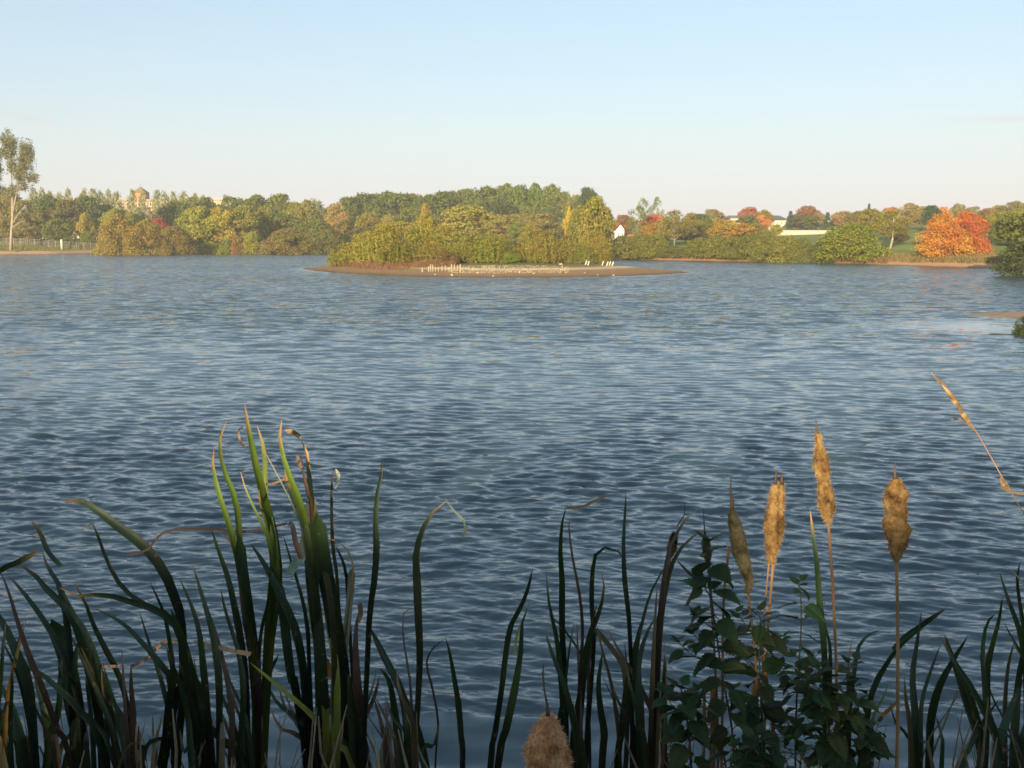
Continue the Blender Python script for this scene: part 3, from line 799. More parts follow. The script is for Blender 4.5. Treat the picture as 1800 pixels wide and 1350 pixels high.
big_poplar('poplar_tree', 'tallest poplar with bare pale trunk and two leafy tops on the left bank', (19, 436),
   [([(19, 440), (20, 410), (22, 385), (22, 345), (20, 320), (19, 290), (16, 262), (15, 240)], 0.22, 0.05),
    ([(22, 378), (28, 345), (33, 318), (38, 295), (44, 265), (46, 250)], 0.13, 0.04),
    ([(23, 392), (33, 375), (45, 360)], 0.1, 0.03), ([(22, 400), (35, 390), (44, 388)], 0.08, 0.02)],
   [(14, 248, 11, 18, 0.9), (9, 265, 9, 13, 0.6), (20, 262, 8, 24, 0.8), (46, 262, 12, 16, 0.9), (49, 280, 13, 20, 1.0), (40, 285, 9, 24, 0.8), (22, 292, 8, 16, 0.5), (33, 310, 12, 12, 0.5), (52, 312, 14, 8, 0.5), (40, 328, 16, 8, 0.4), (22, 335, 14, 9, 0.3), (40, 296, 18, 10, 0.4)], 145, (0.22, 0.21, 0.08), 5)
big_poplar('poplar_tree', 'pale poplar cut off by the left edge of the view', (-14, 436),
   [([(-14, 440), (-14, 380), (-12, 320), (-10, 265)], 0.3, 0.05)],
   [(-9, 278, 11, 18, 0.9), (-8, 302, 12, 16, 0.9), (-6, 330, 12, 14, 0.6), (-18, 290, 12, 26, 0.9)], 147, (0.18, 0.165, 0.075), 8)

# ---- island shrubs
IS = [  # kind x ytop w D colour label
 ('willow', 612, 424, 92, 80, (0.22, 0.20, 0.03), 'low willow shrub at the left tip of the island'),
 ('willow', 648, 403, 96, 79, (0.225, 0.205, 0.03), 'rising willow shrub second from the left tip of the island'),
 ('willow', 676, 388, 96, 78, (0.23, 0.21, 0.03), 'tall willow shrub third from the left tip of the island'),
 ('willow', 705, 383, 104, 79, (0.24, 0.215, 0.035), 'tall bushy willow at the left crest of the island'),
 ('willow', 745, 371, 90, 80, (0.23, 0.205, 0.032), 'highest willow shrub on the island crest'),
 ('willow', 700, 418, 110, 75.5, (0.20, 0.185, 0.03), 'low front willow shrub at the left half of the island'),
 ('willow', 782, 392, 90, 79, (0.24, 0.21, 0.035), 'willow shrub just right of the island crest'),
 ('willow', 760, 424, 80, 75, (0.20, 0.165, 0.035), 'low front willow shrub left of the wooden posts'),
 ('dome', 780, 440, 54, 74.5, (0.19, 0.12, 0.045), 'reddish bare-twig bush behind the wooden posts'),
 ('willow', 818, 410, 78, 77, (0.20, 0.19, 0.03), 'willow shrub behind the right end of the wooden posts'),
 ('willow', 856, 405, 92, 77, (0.19, 0.19, 0.028), 'dense green willow shrub right of the wooden posts'),
 ('willow', 884, 412, 62, 78, (0.17, 0.17, 0.028), 'darker willow shrub in the middle of the island'),
 ('willow', 908, 424, 50, 79, (0.17, 0.10, 0.045), 'brown shrub in the gap at the middle of the island'),
 ('willow', 934, 388, 70, 79, (0.23, 0.20, 0.04), 'pale upright willow shrub right of the middle gap'),
 ('willow', 962, 402, 84, 77, (0.21, 0.175, 0.035), 'willow shrub with bare golden stems on the right half'),
 ('willow', 998, 408, 76, 77, (0.20, 0.17, 0.035), 'dense willow shrub behind the white boards left pair'),
 ('willow', 1022, 424, 56, 76, (0.17, 0.17, 0.035), 'rounded low shrub beside the left pair of white boards'),
 ('willow', 1045, 400, 66, 78, (0.22, 0.18, 0.03), 'golden willow shrub at the right end of the island growth'),
 ('willow', 1060, 424, 44, 77, (0.22, 0.175, 0.035), 'last low shrub at the right end above the white boards'),
 ('dome', 898, 444, 38, 76, (0.17, 0.21, 0.03), 'small fresh green bush low in the middle of the island'),
]
for i, r in enumerate(IS): plant_tree(*r, zfun=isz, seedi=i, depth=0.8)
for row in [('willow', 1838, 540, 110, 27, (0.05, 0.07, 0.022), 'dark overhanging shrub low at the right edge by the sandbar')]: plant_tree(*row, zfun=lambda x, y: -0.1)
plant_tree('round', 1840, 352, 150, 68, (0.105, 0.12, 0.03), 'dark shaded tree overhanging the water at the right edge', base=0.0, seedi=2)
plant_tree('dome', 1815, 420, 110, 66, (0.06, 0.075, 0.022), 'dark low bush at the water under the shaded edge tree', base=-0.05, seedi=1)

# unseen hedge and trees added behind and beside the viewer to cast shade
rs = random.Random(3)
BK = [(-16, -11, 6.3, 5, 'leftmost tall bush of the unseen shade hedge behind the viewer'), (-12, -10, 6.2, 5, 'second tall bush from the left in the unseen shade hedge behind the viewer'), (-8.6, -9.5, 6.0, 4.8, 'third tall bush from the left in the unseen shade hedge behind the viewer'),
      (-5.5, -9.5, 6.7, 2.5, 'narrow tall bush left of the first notch in the unseen shade hedge behind the viewer'), (-4.2, -9.6, 4.72, 1.9, 'low bush filling the first notch of the unseen shade hedge behind the viewer'),
      (-3.6, -9.4, 6.1, 1.1, 'very narrow upright bush between the two notches of the unseen shade hedge behind the viewer'), (-2.85, -9.6, 4.72, 1.5, 'lowest bush, in the second notch of the unseen shade hedge behind the viewer'),
      (-1.35, -9.5, 6.0, 2.8, 'bush right of the second notch in the unseen shade hedge behind the viewer'), (1.3, -9.5, 5.9, 4.4, 'broad bush straight behind the viewer in the unseen shade hedge'), (-10, -12.3, 5.2, 5, 'low bush in the second row of the unseen shade hedge, far left'), (-6.6, -12.2, 5.05, 4.4, 'low bush in the second row of the unseen shade hedge, left'), (-3.6, -12.3, 4.95, 4.4, 'low bush in the second row of the unseen shade hedge behind both notches'), (-0.4, -12.2, 5.1, 4.4, 'low bush in the second row of the unseen shade hedge, right'),
      (5, -9, 5.9, 4.6, 'broad bush behind the viewer, right of the middle of the unseen shade hedge'), (9, -10, 5.6, 4.6, 'rightmost bush of the unseen shade hedge behind the viewer')]  # unseen hedge, its heights and notches shaped to let sun onto some reeds
for i, (x, y, h, w, lb) in enumerate(BK):
    o = empty('bush', (x, y, 1.1), rs.uniform(0, 6)); tag(o, lb, 'bush', 'unseen shade hedge behind the viewer')
    cm, tm = lib('dome', i % 4)
    c = link('foliage', cm, o); c.color = (*MG, 1); t = link('stems', tm, o)
    for q in (c, t): q.scale = (w, min(w, 3.6), h - 1.1)
for i, (x, y, h, w, lb) in enumerate([(18.5, 2, 12, 9, 'unseen tall green shade tree on the right bank beside the viewer'), (24, 14, 13, 9, 'unseen tall green shade tree, middle one of three on the near right bank'), (31, 24, 13, 9, 'unseen tall green shade tree farthest along the near right bank')]):
    o = empty('broadleaf_tree', (x, y, hz(x, y)), i); tag(o, lb, 'tree', 'unseen shade trees on the right bank')  # added out of view so their shadows darken the right edge
    cm, tm = lib('round', i)
    c = link('crown', cm, o); c.color = (*MG, 1); t = link('trunk', tm, o)
    for q in (c, t): q.scale = (w, w, h)

# far-off wood closing the gaps
V = []
rs = np.random.RandomState(77)
cen, nrm = [], []
for i in range(1150):
    X_ = rs.uniform(-330, 330); Y_ = rs.uniform(290, 330)
    if i > 620: X_ = rs.uniform(-150, 150); Y_ = rs.uniform(202, 216)
    hh = 9 + 2.0 * math.sin(X_ * 0.031) + rs.uniform(-2, 2)
    if X_ > 20: hh *= 0.55
    if i > 620: hh = rs.uniform(4.5, 7.0)
    cz = rs.uniform(0.25, 0.8) * hh
    k = 110
    z0 = hz(X_, Y_)
    if X_ > 15 and i < 620: z0 = 0; cz = rs.uniform(1.5, 5.0) + (1.5 if X_ > 105 else 0)
    if X_ > 15 and i >= 620: z0 = 0; cz = rs.uniform(1.0, 3.0)
    d = sphere_dirs(rs, k); d[:, 1] = -np.abs(d[:, 1])
    cen.append(np.array([X_, Y_, z0 + cz]) + d * np.array([4.5, 4.0, 3.2])); nrm.append(d)
V = leaf_quads(rs, np.concatenate(cen), np.concatenate(nrm), 0.42)
g = link('distant_wood', quads_mesh('distant_wood', V, M_leaf)); g.color = (0.14, 0.13, 0.04, 1)
tag(g, 'hazy olive far-off wood closing the gaps behind the shore trees', 'wood', kind='stuff')

# shore grasses and reeds (uncountable)
def blades(name, label, pts, hgt, wid, col, cat='grass', lean=0.25, seed=1):
    rs = np.random.RandomState(seed); P = np.array(pts); n = len(P)
    a = rs.uniform(0, 6.28, n); u = np.stack([np.cos(a), np.sin(a), np.zeros(n)], 1) * (wid * rs.uniform(0.6, 1.3, n))[:, None]
    top = P + np.stack([rs.normal(0, lean, n) * hgt, rs.normal(0, lean, n) * hgt, hgt * rs.uniform(0.5, 1.2, n)], 1)
    V = np.stack([P - u, P + u, top + u * 0.2, top - u * 0.2], 1)
    g = link(name, quads_mesh(name, V, M_leaf)); g.color = (*col, 1)
    tag(g, label, cat, kind='stuff')
def scatter_line(px0, px1, off0, off1, n, seed, zf=hz):
    rs = np.random.RandomState(seed); out = []
    S = [(a, b) for a, b in shore_px]
    for _ in range(n):
        x = rs.uniform(px0, px1)
        y = np.interp(x, [s[0] for s in S], [s[1] for s in S])
        q = gp(x, y); d = q.xy.normalized(); r = rs.uniform(off0, off1)
        q = Vector((q.x + d.x * r, q.y + d.y * r, 0)); z = zf(q.x, q.y) if False else 0
        out.append((q.x, q.y, z))
    A = np.array(out); A[:, 2] = height(A[:, 0], A[:, 1]) - 0.05
    return A
blades('shore_reeds', 'tan dry reeds fringing the left far shore', scatter_line(348, 560, 0.6, 6, 5000, 2), 0.7, 0.05, (0.36, 0.27, 0.10), 'reeds', seed=2)
blades('shore_grass', 'green grass growing on the left bank above the tan beach', scatter_line(-150, 190, 3, 14, 9000, 3), 0.22, 0.05, (0.22, 0.21, 0.05), 'grass', seed=3)
blades('shore_reeds', 'pinkish tan tall grass fringing the shore under the maples', scatter_line(1560, 1780, 1.4, 7, 6500, 4), 0.42, 0.045, (0.25, 0.19, 0.07), 'reeds', seed=4)
blades('shore_growth', 'olive and rusty low growth at the foot of the right far shore bushes', scatter_line(1080, 1560, 0.6, 4, 6500, 5), 0.55, 0.06, (0.22, 0.13, 0.05), 'undergrowth', seed=5)
rs = np.random.RandomState(6); pts = []
while len(pts) < 5200:
    q = gp(rs.uniform(790, 985), rs.uniform(468, 476)); z = isz(q.x, q.y)
    if z > 0.36: pts.append((q.x, q.y, z - 0.03))
blades('island_grass', 'green and yellow grass behind the pale gravel of the island', pts, 0.7, 0.02, (0.20, 0.22, 0.035), 'grass', seed=6)
pts = []
while len(pts) < 5200:
    q = gp(rs.uniform(565, 800), rs.uniform(468, 481)); z = isz(q.x, q.y)
    if z > 0.24: pts.append((q.x, q.y, z - 0.03))
blades('island_undergrowth', 'reddish brown dead stems under the island willows', pts, 0.42, 0.018, (0.27, 0.14, 0.065), 'undergrowth', lean=0.5, seed=7)

# ------------------------------------------------------------------ island stakes, boards, stones
def stake(x, ytop, ybase, wpx, label, name='wooden_post', lean=0.0, group='wooden posts on the island bank', mat=M_wood, cat='post'):
    D = gp(x, ybase, 0.3).y
    b = at(x, ybase, D); z = isz(b.x, D)
    t = at(x, ytop, D)
    h = max(0.12, t.z - z); r = wpx * 0.62 / F * D / 2
    rs = random.Random(int(x * 10))
    mb = MB(); lx = lean + rs.uniform(-0.03, 0.03)
    mb.tube([(0, 0, -0.15), (lx * h * 0.4, 0, h * 0.4), (lx * h, 0.01, h * 0.97), (lx * h, 0.01, h)], [r * 1.1, r, r * 0.9, r * 0.55], 8)
    o = mb.build(name, mat, None, True); o.location = (b.x, D, z)
    tag(o, label, cat, group)
PS = [(742.5, 471, 4.5), (753.5, 468, 4), (757.5, 464.5, 3), (761, 465, 3), (765.5, 469, 3), (770.5, 470, 3), (777, 468, 3), (783, 466.5, 3), (790, 470, 3), (794, 464.5, 3.6), (799, 465, 3.4), (804.5, 466, 3), (809, 465, 4.2),
      (812.5, 470, 2), (819, 470, 2), (823.5, 470, 2), (831, 471.5, 2.4), (850, 472, 2), (852.6, 468.5, 2), (860, 468.5, 2), (869, 472, 2), (878, 471, 2), (886.5, 471, 2)]
for i, (x, y, w) in enumerate(PS):
    if i == 12: stake(x, 464.5, 477, 4.2, 'thickest palest wooden post near the middle of the post row on the island')
    elif x > 845: stake(x, y, 475.5, w, 'short thin stake in the pale gravel, ' + ORD[i - 17] + ' from the left of its kind', 'wooden_stake', group='thin stakes in the island gravel')
    else: stake(x, y, 475.8, w, 'pale slim post, ' + ORD[i] + ' from the left in the irregular row on the island')
BX = [(1028, 465, 472, 'leaning white board, first from the left on the island point'), (1032.5, 465, 472.3, 'leaning white board, second from the left on the island point'),
      (1057.5, 465, 471.5, 'leaning white board standing alone between the two board groups'), (1065.5, 464, 471.8, 'leaning white board, first of the right-hand trio'),
      (1070, 465, 471.5, 'leaning white board, middle one of the right-hand trio'), (1075, 465, 471.6, 'leaning white board, last of the right-hand trio')]
for x, yt, yb, lb in BX:
    D = gp(x, yb, 0.3).y; b = at(x, yb, D); z = isz(b.x, D); h = (at(x, yt, D).z - z) * 0.8
    h = max(h, 0.3)
    mb = MB(); sh = h * 0.42; w = 0.09
    vs = [(-w / 2, 0, -0.1), (w / 2, 0, -0.1), (w / 2 + sh, 0.04, h), (-w / 2 + sh + 0.02, 0.04, h * 1.03)]
    vs += [(a, c + 0.035, e) for a, c, e in vs]
    mb.add(vs, [(0, 1, 2, 3), (7, 6, 5, 4), (0, 4, 5, 1), (1, 5, 6, 2), (2, 6, 7, 3), (3, 7, 4, 0)])
    o = mb.build('white_board', M_white); o.location = (b.x, D, z); tag(o, lb, 'board')
# pale post on a stone heap
stake(988.5, 466.5, 474.5, 2.6, 'solitary pale post on a little stone heap right of the gravel', group=None)
def rock(name, x, y, wpx, hpx, label, seed, group=None, zf=isz, mat=M_stone):
    rs = np.random.RandomState(seed); q = gp(x, y, 0.2); D = q.y; z = zf(q.x, D)
    w = wpx / F * D / 2; hh = hpx / F * D / 2; n, mm = 9, 6; vs, fs = [], []
    for i in range(mm + 1):
        th = math.pi * i / mm
        for j in range(n):
            a = 2 * math.pi * j / n; rr = rs.uniform(0.75, 1.1)
            vs.append((w * rr * math.sin(th) * math.cos(a), w * 0.8 * rr * math.sin(th) * math.sin(a), hh * rr * math.cos(th) + hh * 0.5))
    for i in range(mm):
        for j in range(n):
            j2 = (j + 1) % n; fs.append((i * n + j, (i + 1) * n + j, (i + 1) * n + j2, i * n + j2))
    mb = MB(); mb.add(vs, fs); o = mb.build(name, mat); o.location = (q.x, D, z)
    return tag(o, label, 'stone', group)
rock('stone_heap', 986, 475, 8, 3.5, 'low heap of pale stones around the solitary post', 1)
rock('stone', 1006, 484.2, 20, 5, 'largest pale flat stone at the water edge right of the gravel', 2)
rock('stone', 1022, 485, 7, 3, 'dark small stone right beside the largest flat stone', 3, mat=M_bark)
rs = random.Random(5)
for i in range(46):
    x = rs.uniform(760, 1140); rock('stone', x, rs.uniform(479, 485.5), rs.uniform(2, 5), rs.uniform(1.3, 2.6), 'small pale stone scattered on the brown island beach', 10 + i, 'small stones on the island beach')
rs_ = np.random.RandomState(8); cen = []
while len(cen) < 3600:
    q = gp(rs_.uniform(785, 1000), rs_.uniform(473.5, 479.5), 0.3); z = isz(q.x, q.y)
    if z > 0.2: cen.append((q.x, q.y, z))
cen = np.array(cen); nr = np.tile(np.array([0, -0.5, 1.0]), (len(cen), 1))
mb = MB()
for c in cen[:1800]:
    r = rs_.uniform(0.012, 0.035); a = rs_.uniform(0, 6)
    v = [Vector(c) + Vector((r * math.cos(a + k * 2.09), r * math.sin(a + k * 2.09), -0.01)) for k in range(3)] + [Vector(c) + Vector((0, 0, r * 0.9))]
    mb.add(v, [(0, 1, 3), (1, 2, 3), (2, 0, 3)])
g = mb.build('gravel', noisy_mat('pale_gravel', (0.45, 0.34, 0.22), (0.72, 0.60, 0.44), 2)); tag(g, 'strip of pale gravel and shells along the island bank', 'gravel', kind='stuff')

# ------------------------------------------------------------------ left bank: fence and post
o = empty('fence', at(95, 433, 156)); fz = hz(at(95, 433, 156).x, 156); o.location.z = fz
tag(o, 'low grey wire fence with posts behind the left bank', 'fence')
fx = [at(x, 430, 156).x for x in np.linspace(-160, 196, 30)]
mpost = noisy_mat('fence_grey', (0.16, 0.13, 0.11), (0.28, 0.23, 0.19), 3)
for x in fx:
    mb = MB(); mb.box((x - o.location.x, 0, 0.5 + hz(x, 156) - fz), (0.09, 0.09, 1.2)); mb.build('post', mpost, o)
mb = MB()
for k in range(5):
    for a, b in zip(fx[:-1], fx[1:]):
        za, zb = hz(a, 156) - fz, hz(b, 156) - fz
        mb.tube([(a - o.location.x, -0.06, za + 0.12 + 0.22 * k), (b - o.location.x, -0.06, zb + 0.12 + 0.22 * k)], 0.022, 4)
x = fx[0]
while x < fx[-1]:
    mb.box((x - o.location.x, -0.06, hz(x, 156) - fz + 0.55), (0.025, 0.02, 1.0)); x += 0.3
mb.build('wire_mesh', mpost, o)
D = 152; b = at(109, 435.5, D); b.z = hz(b.x, D); t = at(109, 420.5, D)
mb = MB(); hh = t.z - b.z; mb.tube([(0, 0, -0.1), (0, 0, hh * 0.85), (0, 0, hh * 0.97), (0, 0, hh)], [0.17, 0.19, 0.17, 0.06], 10)
o = mb.build('marker_post', M_white, None, True); o.location = b; tag(o, 'thick white marker post on the left bank in front of the fence', 'post')

# ------------------------------------------------------------------ buildings
def building(name, label, x0, x1, ytop, D, depth, wallc, roofc, floors=4, bays=8, roof='flat', skew=0.0, cat='building', ybot=None, win=True, gable_px=0):
    a, b = at(x0, ytop, D), at(x1, ytop, D)
    z0 = hz((a.x + b.x) / 2, D) - 0.3 if ybot is None else at(x0, ybot, D).z
    w, h = b.x - a.x, a.z - z0
    o = empty(name, ((a.x + b.x) / 2, D, z0), skew); tag(o, label, cat)
    mw = plaster(name + '_wall', wallc); mr = plaster(name + '_roof', roofc)
    mb = MB(); mb.box((0, depth / 2, h / 2), (w, depth, h)); mb.build('wall', mw, o)
    mb = MB()
    if roof == 'flat': mb.box((0, depth / 2, h + 0.2), (w + 0.5, depth + 0.5, 0.4))
    elif roof == 'hip':
        r = gable_px / F * D; e = 0.3
        vs = [(-w / 2 - e, -e, h), (w / 2 + e, -e, h), (w / 2 + e, depth + e, h), (-w / 2 - e, depth + e, h), (-w * 0.28, depth / 2, h + r), (w * 0.28, depth / 2, h + r)]
        mb.add(vs, [(0, 1, 5, 4), (1, 2, 5), (2, 3, 4, 5), (3, 0, 4), (3, 2, 1, 0)])
    elif roof == 'pyramid':
        r = gable_px / F * D; e = 0.3
        mb.add([(-w / 2 - e, -e, h), (w / 2 + e, -e, h), (w / 2 + e, depth + e, h), (-w / 2 - e, depth + e, h), (0, depth / 2, h + r)], [(0, 1, 4), (1, 2, 4), (2, 3, 4), (3, 0, 4), (3, 2, 1, 0)])
    elif roof == 'gable':   # gable end faces the lake
        r = gable_px / F * D; e = 0.35
        mb.add([(-w / 2 - e, -e, h - 0.1), (0, -e, h + r + 0.25), (0, depth, h + r + 0.25), (-w / 2 - e, depth, h - 0.1), (w / 2 + e, -e, h - 0.1), (w / 2 + e, depth, h - 0.1)], [(0, 1, 2, 3), (1, 4, 5, 2)])
        g = MB(); g.add([(-w / 2, 0, h), (w / 2, 0, h), (0, 0, h + r)], [(0, 1, 2)]); g.build('gable', mw, o)
    rf = mb.build('roof', mr, o)
    if win:
        bw = w / bays; fh = h / floors
        for f in range(floors):
            for k in range(bays):
                cx, cz = -w / 2 + bw * (k + 0.5), fh * (f + 0.55)
                fr = MB(); fr.box((cx, -0.03, cz), (bw * 0.5, 0.06, fh * 0.52)); fo = fr.build('window', M_frame, o)
                gl = MB(); gl.box((cx, -0.075, cz), (bw * 0.5 - 0.22, 0.03, fh * 0.52 - 0.22)); gl.build('pane', M_window, fo)
    return o, w, h
TANW = (0.62, 0.44, 0.24)
o, w, h = building('apartment_building', 'tan block of flats with corner tower seen between the left skyline poplars', 178, 300, 353, 262, 12, (0.36, 0.22, 0.13), (0.33, 0.28, 0.16), 5, 12)
# tower on top
tw = 22 / F * 262; tz = at(240, 338.5, 262).z - o.location.z; tcx = at(241, 340, 262).x - o.location.x
mb = MB(); mb.box((tcx, tw / 2 + 1.0, (tz + h) / 2 + 0.2), (tw, tw, tz - h - 0.4)); mb.build('tower', plaster('tower_wall', (0.46, 0.225, 0.09)), o)
mb = MB(); e = tw / 2 + 0.15; pk = at(240, 327, 262).z - o.location.z
mb.add([(tcx - e, 0.85, tz), (tcx + e, 0.85, tz), (tcx + e, 1.15 + tw, tz), (tcx - e, 1.15 + tw, tz), (tcx, tw / 2 + 1, pk)], [(0, 1, 4), (1, 2, 4), (2, 3, 4), (3, 0, 4), (3, 2, 1, 0)])
mb.tube([(tcx, tw / 2 + 1, pk - 0.3), (tcx, tw / 2 + 1, pk + 0.7)], 0.06, 5)
mb.build('tower_roof', plaster('tower_roof', (0.20, 0.16, 0.07)), o)
building('apartment_building', 'tan flats left of the tower, mostly hidden by poplars', 60, 172, 351, 266, 12, (0.55, 0.40, 0.25), (0.42, 0.27, 0.16), 5, 11)
building('apartment_building', 'tan flats with bright roof line right of the tower', 306, 440, 352, 268, 12, (0.45, 0.33, 0.21), (0.50, 0.34, 0.20), 5, 12)
building('white_house', 'white gabled house with dark red roof right of the island', 1082, 1098, 403, 146, 8, (0.80, 0.78, 0.70), (0.32, 0.07, 0.05), 1, 2, 'gable', 0.35, 'house', gable_px=9)
building('red_roofed_house', 'low house with dark red roof left behind the white gable', 1076, 1092, 403, 155, 7, (0.55, 0.40, 0.3), (0.30, 0.06, 0.05), 1, 2, 'hip', 0.2, 'house', gable_px=10)
building('orange_roofed_shed', 'small shed with bright orange tiled roof below the white house', 1106, 1120, 418, 134, 5, (0.5, 0.32, 0.2), (0.62, 0.20, 0.07), 1, 2, 'hip', 0.0, 'shed', gable_px=6)
building('grey_roofed_house', 'cream house with slate grey roof above the long pale wall', 1362, 1386, 387, 170, 9, (0.80, 0.70, 0.50), (0.12, 0.13, 0.15), 2, 3, 'hip', 0.0, 'house', gable_px=9)
building('grey_roofed_house', 'wide grey roof showing on the skyline left of the pink tree', 1284, 1312, 383, 190, 10, (0.5, 0.42, 0.34), (0.20, 0.18, 0.17), 2, 4, 'hip', 0.0, 'house', gable_px=5)
building('white_house', 'small white house glimpsed under the russet tree behind the wall', 1406, 1415, 398, 178, 6, (0.80, 0.76, 0.66), (0.3, 0.22, 0.18), 1, 2, 'hip', 0.0, 'house', gable_px=4)
building('white_house', 'small white house glimpsed behind the right part of the wall', 1436, 1446, 397, 178, 6, (0.80, 0.76, 0.66), (0.3, 0.22, 0.18), 1, 2, 'hip', 0.0, 'house', gable_px=4)
D = 150; a, b = at(1336, 405.5, D), at(1474, 407.5, D); c = (a + b) / 2
mb = MB(); zt = a.z; zb = at(1400, 413.5, D).z
o = empty('garden_wall', (c.x, D, zb)); tag(o, 'long pale plastered wall across the rise on the right', 'wall')
L = b.x - a.x
mb.box((0, 0, (zt - zb) / 2 - 0.4), (L, 0.3, zt - zb + 0.8)); mb.build('wall_panel', plaster('pale_plaster', (0.60, 0.44, 0.34)), o)
mb = MB(); mb.box((0, 0, zt - zb + 0.04), (L + 0.1, 0.4, 0.08)); mb.build('coping', plaster('coping', (0.5, 0.36, 0.28)), o)
for k in range(9):
    mb = MB(); mb.box((-L / 2 + L * k / 8, -0.18, (zt - zb) / 2 - 0.4), (0.18, 0.1, zt - zb + 0.8)); mb.build('pillar', plaster('pillar_plaster', (0.55, 0.42, 0.32)), o)
x = at(1450, 410, D).x; mb = MB(); mb.box((0, 0, 0.35), (0.16, 0.16, 1.6)); o = mb.build('gate_post', M_bark); o.location = (x, D - 1.2, zb); tag(o, 'dark post at the right end of the long pale wall', 'post')

# ------------------------------------------------------------------ cattails in the foreground
m, n, l, out = newmat('cattail_leaf')
oi = N(n, 'ShaderNodeObjectInfo'); att = N(n, 'ShaderNodeAttribute', attribute_name='along'); acr = N(n, 'ShaderNodeAttribute', attribute_name='across')
tc = N(n, 'ShaderNodeTexCoord'); no = N(n, 'ShaderNodeTexNoise', i_Scale=9.0, i_Detail=4.0); l.new(tc.outputs['Object'], no.inputs['Vector'])
jit = N(n, 'ShaderNodeMath', operation='MULTIPLY_ADD', i_1=0.07, i_2=-0.035); l.new(no.outputs['Fac'], jit.inputs[0])
ad = N(n, 'ShaderNodeMath', operation='ADD'); l.new(att.outputs['Fac'], ad.inputs[0]); l.new(jit.outputs[0], ad.inputs[1])
dry = ramp(n, [(0.015, (1, 1, 1)), (0.04, (0.5, 0.5, 0.5)), (0.075, (0, 0, 0))]); l.new(ad.outputs[0], dry.inputs[0])
dm = N(n, 'ShaderNodeMath', operation='MULTIPLY'); l.new(dry.outputs[0], dm.inputs[0]); l.new(oi.outputs['Alpha'], dm.inputs[1])
st = N(n, 'ShaderNodeMath', operation='SINE'); sm_ = N(n, 'ShaderNodeMath', operation='MULTIPLY', i_1=42.0); l.new(acr.outputs['Fac'], sm_.inputs[0]); l.new(sm_.outputs[0], st.inputs[0])
sv = N(n, 'ShaderNodeMapRange', i_1=-1.0, i_2=1.0, i_3=0.70, i_4=1.2); l.new(st.outputs[0], sv.inputs[0])
nv = N(n, 'ShaderNodeMapRange', i_1=0.3, i_2=0.7, i_3=0.75, i_4=1.25); l.new(no.outputs['Fac'], nv.inputs[0])
vv = N(n, 'ShaderNodeMath', operation='MULTIPLY'); l.new(sv.outputs[0], vv.inputs[0]); l.new(nv.outputs[0], vv.inputs[1])
low = N(n, 'ShaderNodeMapRange', i_1=0.14, i_2=0.40, i_3=1.0, i_4=0.25); l.new(ad.outputs[0], low.inputs[0])   # painted shade: blade colour darkens below the sunlit tip
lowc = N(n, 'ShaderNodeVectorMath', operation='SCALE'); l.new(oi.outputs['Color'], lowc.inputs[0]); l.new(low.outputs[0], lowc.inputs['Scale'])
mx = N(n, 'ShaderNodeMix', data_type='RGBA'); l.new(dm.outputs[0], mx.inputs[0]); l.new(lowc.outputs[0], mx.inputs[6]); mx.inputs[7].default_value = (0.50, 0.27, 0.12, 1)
sp = N(n, 'ShaderNodeTexNoise', i_Scale=70.0, i_Detail=2.0); l.new(tc.outputs['Object'], sp.inputs['Vector'])
spr = N(n, 'ShaderNodeMapRange', i_1=0.64, i_2=0.72, i_3=0.0, i_4=0.7); l.new(sp.outputs['Fac'], spr.inputs[0])
mx2 = N(n, 'ShaderNodeMix', data_type='RGBA'); l.new(spr.outputs[0], mx2.inputs[0]); l.new(mx.outputs[2], mx2.inputs[6]); mx2.inputs[7].default_value = (0.13, 0.075, 0.035, 1)
hs = N(n, 'ShaderNodeHueSaturation'); l.new(mx2.outputs[2], hs.inputs['Color']); l.new(vv.outputs[0], hs.inputs['Value'])
p = N(n, 'ShaderNodeBsdfPrincipled', i_Roughness=0.5); p.inputs['Specular IOR Level'].default_value = 0.35
tr = N(n, 'ShaderNodeBsdfTranslucent'); ms = N(n, 'ShaderNodeMixShader', i_0=0.22)
l.new(hs.outputs[0], p.inputs['Base Color']); l.new(hs.outputs[0], tr.inputs['Color']); l.new(p.outputs[0], ms.inputs[1]); l.new(tr.outputs[0], ms.inputs[2]); l.new(ms.outputs[0], out.inputs['Surface'])
M_blade = m
M_stalk = noisy_mat('cattail_stalk', (0.20, 0.10, 0.05), (0.42, 0.24, 0.12), 14, stretch=(1, 1, 0.3), objcol=True)
M_darkhead = noisy_mat('cattail_spike', (0.05, 0.03, 0.02), (0.13, 0.08, 0.05), 30)

